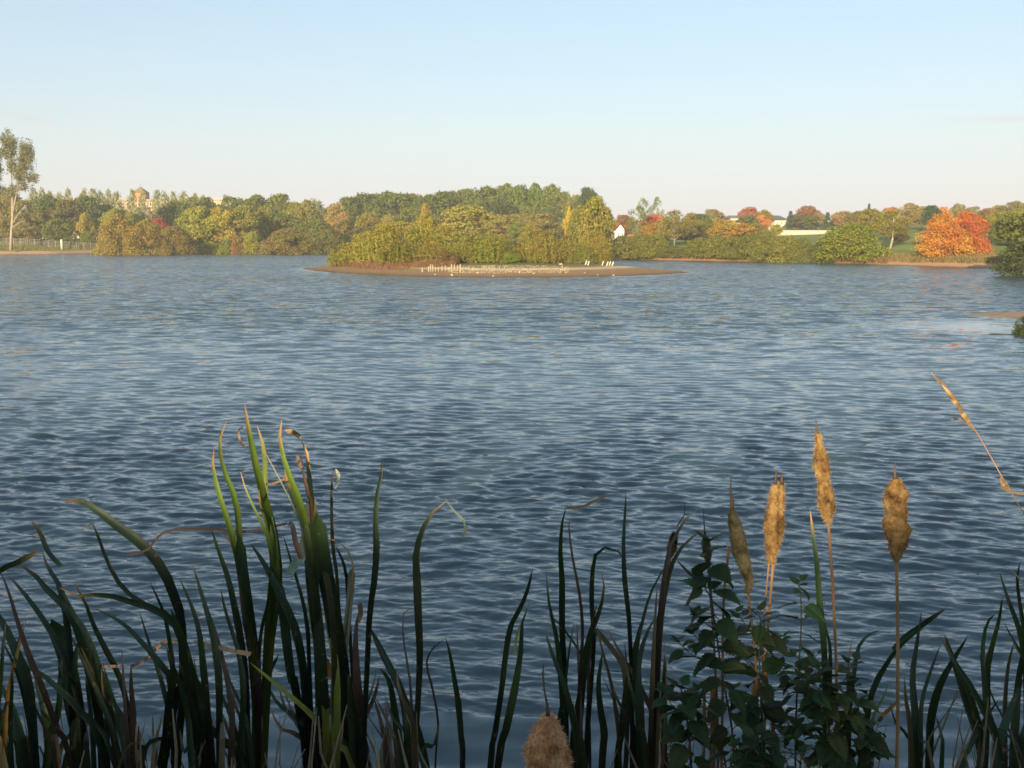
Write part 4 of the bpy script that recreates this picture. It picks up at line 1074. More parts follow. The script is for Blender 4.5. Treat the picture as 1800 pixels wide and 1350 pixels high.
def fluff_mat(name, cs, sc=28):
    m, n, l, out = newmat(name)
    tc = N(n, 'ShaderNodeTexCoord'); no = N(n, 'ShaderNodeTexNoise', i_Scale=sc, i_Detail=5.0, i_Roughness=0.7); l.new(tc.outputs['Object'], no.inputs['Vector'])
    r = ramp(n, [(0.36, cs[0]), (0.48, cs[1]), (0.64, cs[2])]); l.new(no.outputs['Fac'], r.inputs[0])
    ge = N(n, 'ShaderNodeNewGeometry'); mr = N(n, 'ShaderNodeMapRange', i_3=0.7, i_4=1.25); l.new(ge.outputs['Random Per Island'], mr.inputs[0])
    hs = N(n, 'ShaderNodeHueSaturation'); l.new(r.outputs[0], hs.inputs['Color']); l.new(mr.outputs[0], hs.inputs['Value'])
    p = N(n, 'ShaderNodeBsdfPrincipled', i_Roughness=1.0); p.inputs['Specular IOR Level'].default_value = 0.1
    tr = N(n, 'ShaderNodeBsdfTranslucent'); ms = N(n, 'ShaderNodeMixShader', i_0=0.3)
    l.new(hs.outputs[0], p.inputs['Base Color']); l.new(hs.outputs[0], tr.inputs['Color']); l.new(p.outputs[0], ms.inputs[1]); l.new(tr.outputs[0], ms.inputs[2]); l.new(ms.outputs[0], out.inputs['Surface'])
    return m
M_fluff = fluff_mat('cattail_fluff', ((0.06, 0.032, 0.016), (0.27, 0.16, 0.065), (0.50, 0.34, 0.16)), 17)
M_fluffgrey = fluff_mat('grey_fluff', ((0.06, 0.05, 0.025), (0.16, 0.135, 0.075), (0.26, 0.22, 0.13)))
M_flufforange = fluff_mat('orange_fluff', ((0.32, 0.15, 0.07), (0.58, 0.33, 0.17), (0.70, 0.46, 0.28)), 22)

def spline(pts, n):
    P = [Vector(p) for p in pts]
    if len(P) == 2: return [P[0].lerp(P[1], i / (n - 1)) for i in range(n)]
    P = [P[0] * 2 - P[1]] + P + [P[-1] * 2 - P[-2]]
    L = [0.0]
    for i in range(1, len(P) - 2): L.append(L[-1] + (P[i + 1] - P[i]).length)
    out = []
    for k in range(n):
        s = L[-1] * k / (n - 1)
        i = 0
        while i < len(L) - 2 and L[i + 1] < s: i += 1
        t = (s - L[i]) / max(1e-9, L[i + 1] - L[i])
        a, b, c, d = P[i], P[i + 1], P[i + 2], P[i + 3]
        out.append(0.5 * ((2 * b) + (c - a) * t + (2 * a - 5 * b + 4 * c - d) * t * t + (3 * b - a - 3 * c + d) * t ** 3))
    return out

GRN = (0.018, 0.038, 0.014); LIT = (0.12, 0.18, 0.024); DRY = (0.30, 0.18, 0.10); PUR = (0.085, 0.05, 0.035); PALE = (0.30, 0.33, 0.22); ORG = (0.34, 0.17, 0.04); YEL = (0.24, 0.24, 0.03)  # LIT is the sunlit tone, painted into the leaf colour

def to3d(pts2, D, rs, dlt=0.10):
    k = len(pts2); ph = rs.uniform(0, 6)
    return [at(x, y, D + dlt * math.sin(ph + 2.2 * i / max(1, k - 1)) * (1 - i / k)) for i, (x, y) in enumerate(pts2)]

def leaf_obj(root, pts2, w, D, col, dryf=1.0, to_root=True, seed=0, name='leaf', blunt=False, twist=0.8):
    rs = random.Random(seed)
    P = to3d(pts2, D, rs)
    r0 = root.location
    if to_root:
        e = P[-1]; d = (P[-1] - P[-2]).normalized()
        tgt = Vector((r0.x + rs.uniform(-0.03, 0.03), r0.y + rs.uniform(-0.03, 0.03), r0.z - 0.05))
        m1 = e + d * min(0.35, (e - tgt).length * 0.3)
        P = P + [m1.lerp(tgt, 0.25), m1.lerp(tgt, 0.62), tgt]
    n = 46
    S = spline(P, n)
    L = [0.0]
    for a, b in zip(S[:-1], S[1:]): L.append(L[-1] + (b - a).length)
    tot = L[-1]
    tipl = min(tot * 0.4, 0.20) if not blunt else 0.012
    W = w / F * D * 0.5 * 1.0
    ph = rs.uniform(-0.8, 0.8); fr = rs.uniform(1.5, 4.0)
    vs, al, ac = [], [], []
    for i, p in enumerate(S):
        t = (S[min(i + 1, n - 1)] - S[max(i - 1, 0)]).normalized()
        v = (p - cam.location).normalized()
        side = t.cross(v); side.normalize()
        nor = side.cross(t).normalized()
        s = L[i]
        prof_ = min(1.0, (s / tipl)) ** 0.62 if s < tipl else 1.0
        a = twist * math.sin(ph + fr * s)
        hw = W * prof_ * (1.12 if s > tipl else 1.0) + 0.0004
        sd_ = (side * math.cos(a) + nor * math.sin(a)) * hw
        nn_ = side * (-math.sin(a)) + nor * math.cos(a)
        for k, u in enumerate((-1, -0.5, 0, 0.5, 1)):
            vs.append(p + sd_ * u + nn_ * (hw * 0.28 * (1 - abs(u))) - r0)
            al.append(s); ac.append(u)
    fs = []
    for i in range(n - 1):
        for k in range(4):
            fs.append((i * 5 + k, i * 5 + k + 1, (i + 1) * 5 + k + 1, (i + 1) * 5 + k))
    mb = MB(); mb.v = vs; mb.f = fs
    me = mb.mesh(name, M_blade, True)
    q = me.attributes.new('along', 'FLOAT', 'POINT'); q.data.foreach_set('value', al)
    q = me.attributes.new('across', 'FLOAT', 'POINT'); q.data.foreach_set('value', ac)
    o = link(name, me, root); o.color = (*col, dryf)
    return o

def plant_root(name, px, D, label, cat='cattail plant', group=None):
    x = at(px, 1350, D).x
    o = empty(name, (x, D, hz(x, D))); tag(o, label, cat, group); return o

SEED = [1000]
def plant(px, D, label, leaves, cat='cattail plant', name='cattail_plant'):
    """leaves: (points, width px, colour, dry tip, options)"""
    o = plant_root(name, px, D, label, cat)
    for lf in leaves:
        pts, w, col = lf[0], lf[1], lf[2]
        dr = lf[3] if len(lf) > 3 else 0.4
        opt = lf[4] if len(lf) > 4 else {}
        SEED[0] += 1
        rs = random.Random(SEED[0])
        leaf_obj(o, pts, w, D + rs.uniform(-0.07, 0.07), col, dr, seed=SEED[0], **opt)
    nf = 7 if px < 640 else 4 if px < 760 or px > 1700 else 3 if 960 < px < 1200 or px > 1560 else 0
    for k in range(nf):
        SEED[0] += 1; rs = random.Random(SEED[0] * 7)
        tx_, ty_ = px + rs.uniform(-95, 55), rs.uniform(1090, 1285); bx_ = px + rs.uniform(-30, 30)
        md = ((tx_ * 0.45 + bx_ * 0.55) + rs.uniform(-4, 10), (ty_ + 1350) / 2)
        leaf_obj(o, [(tx_, ty_), (tx_ * 0.8 + bx_ * 0.2, ty_ + 40), md, (bx_, 1350)], rs.uniform(5, 15), D + rs.uniform(-0.12, 0.12), rs.choice([GRN, GRN, GRN, PUR, (0.10, 0.08, 0.04)]), 0.3, seed=SEED[0])
    return o

NR = dict(to_root=False, blunt=True, twist=0.3)
plant(10, 2.1, 'cattail clump at the far left bottom with an upright orange dead leaf', [
 ([(70, 967), (30, 989), (0, 1003), (-30, 1040), (-40, 1150), (-20, 1300)], 10, GRN, 0.2, dict(blunt=True)),
 ([(0, 1003), (15, 1040), (30, 1090), (50, 1150), (75, 1210), (100, 1280), (125, 1350)], 9, PUR, 0),
 ([(47, 1087), (35, 1130), (24, 1175), (14, 1230), (8, 1350)], 8, ORG, 0.3),
 ([(-20, 1060), (5, 1095), (30, 1150), (50, 1210), (62, 1350)], 20, GRN, 0),
 ([(0, 1165), (60, 1178), (100, 1208), (140, 1250), (180, 1330)], 13, GRN, 0),
 ([(-15, 1180), (15, 1230), (35, 1290), (45, 1350)], 20, GRN, 0),
 ([(-10, 1230), (5, 1290), (12, 1350)], 18, GRN, 0),
 ([(0, 1120), (25, 1170), (45, 1240), (60, 1350)], 9, GRN, 0)])
plant(110, 2.2, 'arching cattail clump left, with a leaf broken over at top left', [
 ([(15, 1012), (40, 1040), (70, 1080), (95, 1120), (120, 1170), (140, 1230), (150, 1350)], 12, GRN, 0.2),
 ([(25, 988), (60, 1010), (90, 1045), (115, 1065), (135, 1100), (155, 1170), (172, 1250), (180, 1350)], 14, GRN, 0.4),
 ([(74, 968), (85, 1000), (100, 1020), (112, 1060), (118, 1100), (125, 1180), (130, 1350)], 14, GRN, 0.4),
 ([(55, 914), (72, 940), (85, 970), (107, 995)], 7, GRN, 1, dict(to_root=False)),
 ([(90, 1088), (100, 1110), (115, 1150), (128, 1210), (138, 1280), (145, 1350)], 26, GRN, 0, dict(blunt=True, twist=0.3)),
 ([(154, 1112), (140, 1125), (132, 1160), (130, 1230), (135, 1350)], 14, GRN, 0),
 ([(115, 1170), (160, 1172), (210, 1171)], 4, DRY, 0, NR),
 ([(60, 1190), (78, 1250), (92, 1350)], 18, GRN, 0), ([(150, 1190), (160, 1260), (165, 1350)], 12, GRN, 0)])
plant(205, 2.15, 'cattail clump with thin curved leaf and a long sideways leaf', [
 ([(100, 1015), (115, 1050), (135, 1090), (150, 1110), (175, 1180), (195, 1260), (205, 1350)], 11, GRN, 0.3),
 ([(140, 931), (158, 921), (166, 925), (180, 965), (200, 1010), (222, 1040), (255, 1062), (290, 1078), (315, 1105), (330, 1160), (300, 1290)], 9, GRN, 1),
 ([(130, 1023), (150, 1060), (165, 1100), (185, 1140), (210, 1190), (225, 1250), (235, 1350)], 9, GRN, 0.3),
 ([(105, 1033), (135, 1048), (180, 1045), (230, 1058), (280, 1075), (312, 1105), (325, 1180), (290, 1300)], 12, GRN, 0.8),
 ([(168, 1070), (215, 1095), (250, 1130), (280, 1165), (300, 1200), (290, 1290)], 11, GRN, 0),
 ([(180, 1165), (200, 1230), (215, 1290), (222, 1350)], 9, GRN, 0),
 ([(155, 1120), (165, 1190), (190, 1260), (205, 1350)], 8, GRN, 0.2)])
plant(255, 2.25, 'cattail clump whose longest leaf arches up to the left', [
 ([(108, 880), (130, 880), (157, 887), (200, 920), (250, 957), (285, 1000), (303, 1040), (318, 1090), (322, 1200), (312, 1350)], 16, GRN, 0.7),
 ([(264, 1025), (285, 1070), (297, 1120), (305, 1200), (305, 1350)], 9, GRN, 0),
 ([(245, 1075), (262, 1130), (283, 1195), (300, 1270), (305, 1350)], 9, GRN, 0),
 ([(190, 1240), (215, 1300), (225, 1350)], 7, GRN, 0),
 ([(232, 1250), (240, 1300), (243, 1350)], 8, DRY, 0), ([(285, 1258), (275, 1300), (268, 1350)], 9, DRY, 0),
 ([(330, 1130), (290, 1128), (255, 1160), (230, 1172)], 5, DRY, 0, NR)])
plant(365, 2.1, 'dark cattail clump left of the tall yellow-tipped one', [
 ([(337, 988), (350, 1030), (362, 1070), (375, 1120), (385, 1200), (385, 1350)], 12, GRN, 0.1),
 ([(315, 1016), (335, 1060), (350, 1110), (358, 1180), (365, 1260), (370, 1350)], 11, GRN, 0),
 ([(388, 1035), (395, 1070), (408, 1110), (420, 1150), (428, 1220), (420, 1350)], 12, GRN, 0.2),
 ([(340, 1128), (400, 1142), (440, 1150)], 7, DRY, 0, NR),
 ([(372, 1085), (385, 1130), (398, 1190), (408, 1260), (405, 1350)], 10, PUR, 0),
 ([(300, 1070), (322, 1130), (336, 1200), (350, 1280), (352, 1350)], 20, GRN, 0),
 ([(345, 1235), (370, 1280), (400, 1310), (430, 1350)], 16, GRN, 0), ([(310, 1180), (330, 1260), (338, 1350)], 14, GRN, 0)])
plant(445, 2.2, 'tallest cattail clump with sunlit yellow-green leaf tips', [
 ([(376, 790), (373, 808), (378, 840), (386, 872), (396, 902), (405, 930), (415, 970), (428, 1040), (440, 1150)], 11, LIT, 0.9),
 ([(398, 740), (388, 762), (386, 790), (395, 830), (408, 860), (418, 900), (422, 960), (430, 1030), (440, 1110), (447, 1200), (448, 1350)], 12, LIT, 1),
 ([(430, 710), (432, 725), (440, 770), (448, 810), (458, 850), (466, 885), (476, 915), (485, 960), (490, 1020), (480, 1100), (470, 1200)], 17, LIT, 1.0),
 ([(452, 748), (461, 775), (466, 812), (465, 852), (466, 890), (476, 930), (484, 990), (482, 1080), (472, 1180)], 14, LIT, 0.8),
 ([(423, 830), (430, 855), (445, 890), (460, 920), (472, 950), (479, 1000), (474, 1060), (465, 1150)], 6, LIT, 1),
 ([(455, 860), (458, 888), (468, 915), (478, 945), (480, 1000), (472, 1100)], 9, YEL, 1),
 ([(427, 750), (420, 757), (421, 772), (431, 787)], 3, DRY, 0, NR),
 ([(370, 925), (378, 950), (392, 990), (402, 1020), (413, 1070), (424, 1130), (432, 1200), (438, 1350)], 14, GRN, 0),
 ([(385, 935), (405, 950), (415, 975), (424, 1020), (433, 1080), (445, 1150), (455, 1250), (458, 1350)], 16, PUR, 0),
 ([(420, 938), (425, 990), (436, 1060), (446, 1130), (452, 1220), (455, 1350)], 19, GRN, 0, dict(blunt=True)),
 ([(475, 985), (473, 1050), (461, 1100), (455, 1160), (460, 1260), (462, 1350)], 8, GRN, 0),
 ([(490, 1150), (465, 1210), (455, 1350)], 14, GRN, 0)])
plant(560, 2.15, 'thick cattail clump with a pale folded leaf and orange dry tips', [
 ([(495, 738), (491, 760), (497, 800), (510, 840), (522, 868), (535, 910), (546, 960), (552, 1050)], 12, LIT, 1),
 ([(527, 768), (538, 788), (543, 830), (547, 870), (555, 910), (562, 960), (572, 1010), (582, 1060), (588, 1180)], 13, (0.10, 0.09, 0.035), 2.0),
 ([(500, 756), (515, 760), (528, 768)], 7, DRY, 0, NR),
 ([(530, 798), (533, 830), (541, 870), (550, 930)], 8, PUR, 0),
 ([(522, 800), (525, 812), (530, 822)], 6, DRY, 0, NR),
 ([(500, 818), (504, 845), (518, 880), (533, 915), (542, 950), (548, 1000), (556, 1080), (560, 1200)], 17, (0.05, 0.075, 0.025), 1.5),
 ([(548, 874), (543, 910), (536, 950), (528, 975)], 15, PALE, 0, NR),
 ([(533, 974), (520, 990), (510, 1006)], 14, (0.20, 0.30, 0.20), 0, NR),
 ([(556, 900), (562, 950), (572, 1010), (582, 1060), (592, 1120), (602, 1200), (605, 1350)], 26, GRN, 0, dict(blunt=True, twist=0.3)),
 ([(545, 960), (548, 1020), (558, 1100), (566, 1200), (570, 1350)], 20, GRN, 0, dict(blunt=True, twist=0.3)),
 ([(506, 920), (514, 925), (520, 955), (530, 982)], 8, PUR, 0, NR),
 ([(220, 977), (258, 966), (295, 934), (380, 931), (440, 934), (505, 920)], 3.2, PUR, 0, NR),
 ([(498, 940), (508, 975), (519, 1010), (528, 1040), (540, 1100), (545, 1200)], 9, GRN, 0),
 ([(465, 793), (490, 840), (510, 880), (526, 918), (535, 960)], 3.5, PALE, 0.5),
 ([(460, 852), (480, 850), (500, 842)], 3, DRY, 0, NR),
 ([(440, 955), (463, 988), (480, 1020), (500, 1060), (520, 1110), (532, 1170), (540, 1260)], 18, GRN, 0),
 ([(484, 1010), (496, 1060), (503, 1120), (512, 1190), (525, 1240)], 17, GRN, 0, dict(blunt=True)),
 ([(540, 1050), (548, 1100), (560, 1150), (570, 1210), (575, 1350)], 12, YEL, 0),
 ([(568, 1060), (578, 1110), (588, 1160), (590, 1260)], 16, (0.22, 0.24, 0.04), 0),
 ([(566, 1148), (574, 1170), (580, 1190)], 13, ORG, 0, dict(to_root=False, twist=0.2)),
 ([(620, 1350), (590, 1310), (560, 1270), (530, 1240), (500, 1215), (470, 1190), (440, 1165)][::-1], 12, YEL, 0),
 ([(600, 1180), (575, 1260), (570, 1350)], 14, GRN, 0), ([(510, 1180), (530, 1260), (540, 1350)], 15, GRN, 0)])
plant(632, 2.25, 'cattail clump with a slender upright leaf and a pale bent one', [
 ([(587, 820), (583, 850), (583, 900), (585, 960), (592, 1010), (596, 1070), (605, 1180), (615, 1350)], 7, (0.07, 0.07, 0.03), 0.3),
 ([(590, 824), (596, 840), (588, 858)], 5, PALE, 0, NR),
 ([(671, 804), (672, 825), (663, 870), (660, 920), (662, 960), (658, 1020), (650, 1080), (645, 1180), (638, 1350)], 12, GRN, 0),
 ([(570, 945), (600, 955), (617, 978), (621, 1010), (615, 1055), (608, 1110), (605, 1200)], 4, DRY, 0),
 ([(619, 1000), (616, 1040), (610, 1100), (604, 1150)], 12, (0.20, 0.22, 0.15), 0, dict(to_root=False, blunt=True)),
 ([(590, 960), (602, 985), (608, 1010), (612, 1060)], 8, GRN, 0),
 ([(630, 1075), (625, 1120), (628, 1200), (640, 1350)], 16, PUR, 0), ([(632, 1060), (634, 1078), (628, 1095)], 8, DRY, 0, NR),
 ([(608, 1130), (612, 1200), (625, 1290), (632, 1350)], 17, GRN, 0),
 ([(640, 1090), (660, 1120), (680, 1160), (700, 1200), (712, 1250), (715, 1350)], 12, GRN, 0),
 ([(668, 1175), (685, 1200), (695, 1260), (702, 1310), (706, 1350)], 15, GRN, 0),
 ([(655, 1220), (672, 1280), (680, 1350)], 12, PUR, 0)])
plant(735, 2.2, 'single tall cattail shoot with a leaf hooked to the right and a dry curl', [
 ([(786, 880), (779, 883), (757, 905), (741, 935), (731, 975), (733, 1020), (735, 1080), (738, 1150), (735, 1230), (730, 1350)], 13, (0.06, 0.07, 0.03), 0.6),
 ([(785, 881), (800, 900), (814, 914), (818, 935), (811, 946)], 2.5, PALE, 0, NR),
 ([(724, 1066), (714, 1068), (708, 1090), (710, 1130), (718, 1180), (724, 1250)], 6, (0.08, 0.06, 0.04), 0.5),
 ([(783, 1120), (791, 1150), (798, 1190), (806, 1240), (811, 1300), (813, 1350)], 13, GRN, 0),
 ([(781, 1124), (768, 1133), (755, 1148), (750, 1170), (760, 1210), (770, 1270), (765, 1350)], 4, PUR, 0),
 ([(658, 1222), (690, 1290), (700, 1350)], 9, PUR, 0), ([(708, 1220), (716, 1290), (722, 1350)], 14, GRN, 0)])
plant(868, 2.15, 'pair of cattail leaves crossing, alone in the middle of the view', [
 ([(936, 1000), (928, 1035), (915, 1068), (898, 1100), (889, 1150), (882, 1210), (870, 1290), (862, 1350)], 13, GRN, 0),
 ([(930, 1060), (920, 1090), (910, 1112), (904, 1150)], 4, YEL, 0, dict(to_root=False)),
 ([(927, 1068), (917, 1100), (916, 1140), (905, 1210), (890, 1280), (875, 1350)], 13, GRN, 0)])
plant(993, 2.2, 'upright cattail shoot right of the fluffy orange seed head', [
 ([(960, 1003), (965, 1060), (978, 1120), (985, 1180), (989, 1240), (991, 1350)], 9, GRN, 0.3),
 ([(995, 891), (988, 920), (985, 970), (988, 1020), (988, 1100), (992, 1180), (995, 1260), (995, 1350)], 10, GRN, 0),
 ([(1068, 871), (1045, 881), (1020, 892), (996, 893)], 4, DRY, 0, NR),
 ([(1004, 908), (1000, 930), (1008, 990), (1018, 1040), (1024, 1110), (1018, 1220)], 7, PUR, 0.5),
 ([(965, 1080), (990, 1105), (1022, 1152), (1035, 1200), (1030, 1290)], 6, GRN, 0)])
plant(1030, 2.25, 'bunch of narrow cattail leaves with one looping over to the right', [
 ([(1105, 992), (1090, 972), (1070, 962), (1050, 970), (1042, 1000), (1040, 1060), (1044, 1120), (1040, 1200), (1030, 1350)], 8, GRN, 0),
 ([(1057, 1004), (1062, 1025), (1056, 1068), (1040, 1110), (1028, 1160), (1020, 1250), (1015, 1350)], 11, GRN, 0.6),
 ([(1045, 1105), (1075, 1140), (1095, 1172), (1100, 1215)], 8, (0.13, 0.12, 0.07), 0, NR),
 ([(1060, 1140), (1052, 1200), (1056, 1250), (1062, 1290), (1058, 1350)], 16, GRN, 0),
 ([(1040, 1100), (1035, 1180), (1035, 1260), (1037, 1350)], 7, PUR, 0), ([(1050, 1060), (1022, 1180), (1016, 1350)], 8, PUR, 0),
 ([(1060, 1190), (1085, 1250), (1090, 1300)], 3, GRN, 0)])
plant(1110, 2.2, 'slim tall cattail leaf with a knotted tip left of the leafy nettles', [
 ([(1100, 866), (1099, 900), (1096, 950), (1098, 1020), (1105, 1080), (1109, 1160), (1111, 1250), (1111, 1350)], 9, GRN, 0),
 ([(1125, 1095), (1105, 1190), (1092, 1290), (1085, 1350)], 11, GRN, 0), ([(1098, 1130), (1105, 1220), (1100, 1350)], 10, GRN, 0)])
plant(1145, 2.15, 'cattail clump of brown stalks and two leaves bending right', [
 ([(1224, 897), (1206, 912), (1191, 935), (1178, 960), (1172, 990), (1165, 1040), (1160, 1100), (1155, 1200), (1150, 1350)], 9, PUR, 1),
 ([(1245, 928), (1225, 938), (1200, 960), (1183, 988), (1172, 1025), (1160, 1090), (1150, 1200)], 10, (0.08, 0.07, 0.04), 0.4),
 ([(1172, 990), (1145, 1040), (1130, 1090), (1118, 1150), (1112, 1250), (1118, 1350)], 7, GRN, 0),
 ([(1155, 1030), (1150, 1120), (1145, 1240), (1143, 1350)], 8, (0.14, 0.09, 0.05), 0),
 ([(1167, 1060), (1160, 1160), (1154, 1350)], 6, (0.28, 0.17, 0.10), 0),
 ([(1152, 1085), (1135, 1118), (1122, 1170), (1124, 1240), (1127, 1350)], 15, GRN, 0),
 ([(1190, 985), (1212, 1008), (1230, 1022)], 5, (0.08, 0.07, 0.04), 0, dict(to_root=False)),
 ([(1238, 1015), (1220, 1040), (1206, 1066)], 6, DRY, 0, dict(to_root=False)),
 ([(1166, 1120), (1172, 1200), (1165, 1350)], 5, (0.28, 0.18, 0.12), 0)])
plant(1452, 2.2, 'upright green cattail leaf with a pale dry tip between the seed heads', [
 ([(1424, 897), (1428, 930), (1436, 990), (1440, 1050), (1446, 1110), (1450, 1180), (1450, 1350)], 12, (0.045, 0.09, 0.02), 1),
 ([(1443, 1080), (1458, 1128), (1459, 1180), (1455, 1260), (1452, 1350)], 12, GRN, 0)])
plant(1495, 2.15, 'cattail leaves hooking right behind the dark nettles', [
 ([(1547, 1107), (1527, 1117), (1510, 1135), (1500, 1190), (1492, 1250), (1490, 1350)], 9, GRN, 0),
 ([(1500, 1118), (1493, 1150), (1490, 1200), (1492, 1300)], 6, PUR, 1),
 ([(1625, 1104), (1600, 1120), (1570, 1150), (1550, 1182), (1535, 1212), (1520, 1290)], 9, GRN, 0),
 ([(1561, 1205), (1548, 1236), (1535, 1262), (1525, 1350)], 9, (0.06, 0.12, 0.02), 0),
 ([(1577, 1232), (1560, 1250), (1545, 1262)], 6, ORG, 0, dict(to_root=False))])
plant(1620, 2.2, 'spread of four pointed cattail leaves right of the rightmost seed head', [
 ([(1662, 1070), (1640, 1085), (1615, 1103), (1590, 1120), (1570, 1142)], 8, GRN, 0.3, dict(to_root=False)),
 ([(1620, 1075), (1612, 1130), (1604, 1190), (1609, 1260), (1613, 1350)], 12, GRN, 0),
 ([(1653, 1133), (1636, 1180), (1621, 1230), (1618, 1290), (1618, 1350)], 11, GRN, 0),
 ([(1701, 1119), (1676, 1160), (1650, 1210), (1636, 1270), (1632, 1350)], 13, GRN, 0),
 ([(1645, 1258), (1655, 1295), (1655, 1350)], 9, GRN, 0)])
plant(1740, 2.2, 'cattail clump near the right edge with hooked leaf tips', [
 ([(1750, 1079), (1734, 1098), (1727, 1150), (1732, 1220), (1733, 1350)], 10, GRN, 0),
 ([(1762, 1050), (1756, 1090), (1743, 1140), (1736, 1180), (1735, 1300)], 9, GRN, 0),
 ([(1755, 1230), (1725, 1275), (1700, 1320), (1690, 1350)], 14, GRN, 0), ([(1800, 1190), (1775, 1250), (1755, 1310), (1750, 1350)], 18, GRN, 0)])
plant(1800, 2.25, 'cattail clump cut by the right edge with crossing dark leaves', [
 ([(1757, 1005), (1770, 1048), (1785, 1088), (1797, 1130), (1805, 1220)], 11, GRN, 0),
 ([(1793, 988), (1788, 1020), (1794, 1070), (1800, 1110), (1805, 1200)], 9, GRN, 0),
 ([(1765, 1095), (1788, 1138), (1805, 1170), (1812, 1260)], 12, GRN, 0),
 ([(1782, 1130), (1771, 1180), (1766, 1260), (1768, 1350)], 9, (0.06, 0.05, 0.03), 0),
 ([(1775, 1000), (1786, 1010), (1800, 1030), (1815, 1080)], 4, DRY, 0),
 ([(1805, 1120), (1790, 1200), (1780, 1350)], 16, GRN, 0), ([(1812, 1250), (1795, 1300), (1790, 1350)], 20, GRN, 0)])

# low dead litter between the stems (uncountable)
rs = np.random.RandomState(44); mb = MB()
for (xa, xb, nn_, ya) in ((0, 740, 130, 1230), (1080, 1560, 60, 1240), (1680, 1800, 26, 1200)):
    for _ in range(nn_):
        x = rs.uniform(xa, xb); D = rs.uniform(2.0, 2.5); y = rs.uniform(ya, 1400)
        ln = rs.uniform(60, 170); an = rs.normal(0, 0.5); w = rs.uniform(0.0012, 0.004)
        a = at(x, y, D); b = at(x + math.sin(an) * ln, y + 60 + ln, D + rs.uniform(-0.1, 0.1)); mid = a.lerp(b, 0.5) + Vector((rs.uniform(-0.02, 0.02), 0, 0))
        low = Vector((b.x, b.y, hz(b.x, b.y)))
        mb.tube([a, mid, b, low], [w * 0.4, w, w, w], 4)
g = mb.build('dead_stems', noisy_mat('dead_stem', (0.09, 0.07, 0.045), (0.24, 0.18, 0.11), 12), None, True); tag(g, 'tangle of thin dead stems between the cattails at the bottom', 'dead stems', kind='stuff')

# ---- seed heads
def fluffy(name, root, axis, rad, mat, seed, fib=2600, flen=0.006, lump=0.3, down=0.3):
    """axis: list of points top to bottom (world), rad: radii list in m"""
    rs = np.random.RandomState(seed); r0 = root.location
    n, K = 60, 26
    S = spline(axis, n); R_ = np.interp(np.linspace(0, 1, n), np.linspace(0, 1, len(rad)), rad)
    ph = rs.uniform(0, 6.28, (7,)); vs, nr = [], []
    for i, p in enumerate(S):
        t = (S[min(i + 1, n - 1)] - S[max(i - 1, 0)]).normalized(); a = t.cross(Vector((0, 1, 0.1))).normalized(); b = t.cross(a)
        for k in range(K):
            th = 2 * math.pi * k / K; u = i / n
            q = math.sin(3 * th + ph[0] + 9 * u) * 0.35 + math.sin(2 * th + ph[1] - 15 * u) * 0.4 + math.sin(5 * th + ph[2] + 24 * u) * 0.25 + math.sin(th + ph[3] + 33 * u) * 0.3
            r = R_[i] * (1 + lump * q * 0.6 + rs.normal(0, 0.05))
            d = a * math.cos(th) + b * math.sin(th)
            vs.append(p + d * r - r0); nr.append(d)
    fs = [(i * K + k, i * K + (k + 1) % K, (i + 1) * K + (k + 1) % K, (i + 1) * K + k) for i in range(n - 1) for k in range(K)]
    fs += [tuple(range(K))[::-1], tuple((n - 1) * K + k for k in range(K))]
    tdown = (S[-1] - S[0]).normalized()
    for _ in range(fib):
        j = rs.randint(0, len(vs[:n * K])); p = Vector(vs[j]); d = Vector(nr[j])
        e = (d * rs.uniform(0.3, 1) + tdown * rs.uniform(-0.2, 1) * (1 + down) + Vector(rs.normal(0, 0.45, 3))).normalized() * flen * rs.uniform(0.4, 1.5)
        s = e.cross(Vector(rs.normal(0, 1, 3))).normalized() * rs.uniform(0.0004, 0.0011)
        c = len(vs); vs += [p - s, p + s, p + e]; fs.append((c, c + 1, c + 2))
    mb = MB(); mb.v = [tuple(v) for v in vs]; mb.f = fs
    return mb.build(name, mat, root, True)

def cattail(px, D, label, stalk, head, hw, spike, mat, scol=(1, 1, 1), seed=1, sw=7, **kw):
    o = plant_root('cattail', px, D, label, 'cattail')
    r0 = o.location
    P = [at(x, y, D) for x, y in stalk]; tgt = Vector((r0.x, r0.y, r0.z - 0.05))
    P = P + [P[-1].lerp(tgt, 0.5) + (P[-1] - P[-2]).normalized() * 0.05, tgt]
    S = spline(P, 30); r = sw / F * D / 2
    mb = MB(); mb.tube([p - r0 for p in S], [r * (0.62 + 0.5 * i / 29) for i in range(30)], 10)
    s = mb.build('stalk', M_stalk, o, True); s.color = (*scol, 1)
    A = [at(x, y, D) for x, y in head]
    fluffy('seed_head', o, A, [w / F * D / 2 for w in hw], mat, seed, **kw)
    if spike:
        B = [at(x, y, D) - r0 for x, y, w in spike]
        mb = MB(); mb.tube(B, [w / F * D / 2 for x, y, w in spike], 7); mb.build('spike', M_darkhead, o, True)
    return o
cattail(1469, 2.2, 'tall brown burst cattail head, highest of all, left of the rightmost one', [(1455, 905), (1459, 960), (1464, 1030), (1467, 1100), (1470, 1180), (1470, 1350)],
        [(1437, 762), (1441, 785), (1444, 815), (1448, 850), (1452, 880), (1455, 905), (1456, 921)], [7, 15, 26, 19, 25, 26, 6], [(1434, 738, 1.5), (1435, 752, 3), (1438, 775, 9)], M_fluff, seed=5, sw=8)
cattail(1576, 2.15, 'thick shaggy burst cattail head, rightmost of the heads', [(1575, 972), (1577, 1030), (1578, 1100), (1578, 1200), (1576, 1350)],
        [(1574, 842), (1575, 860), (1575, 890), (1576, 920), (1577, 950), (1576, 970), (1575, 985)], [12, 34, 40, 36, 40, 30, 6], [(1573, 814, 1.5), (1573, 830, 5), (1574, 845, 8)], M_fluff, seed=9, lump=0.45, sw=9, fib=3600)
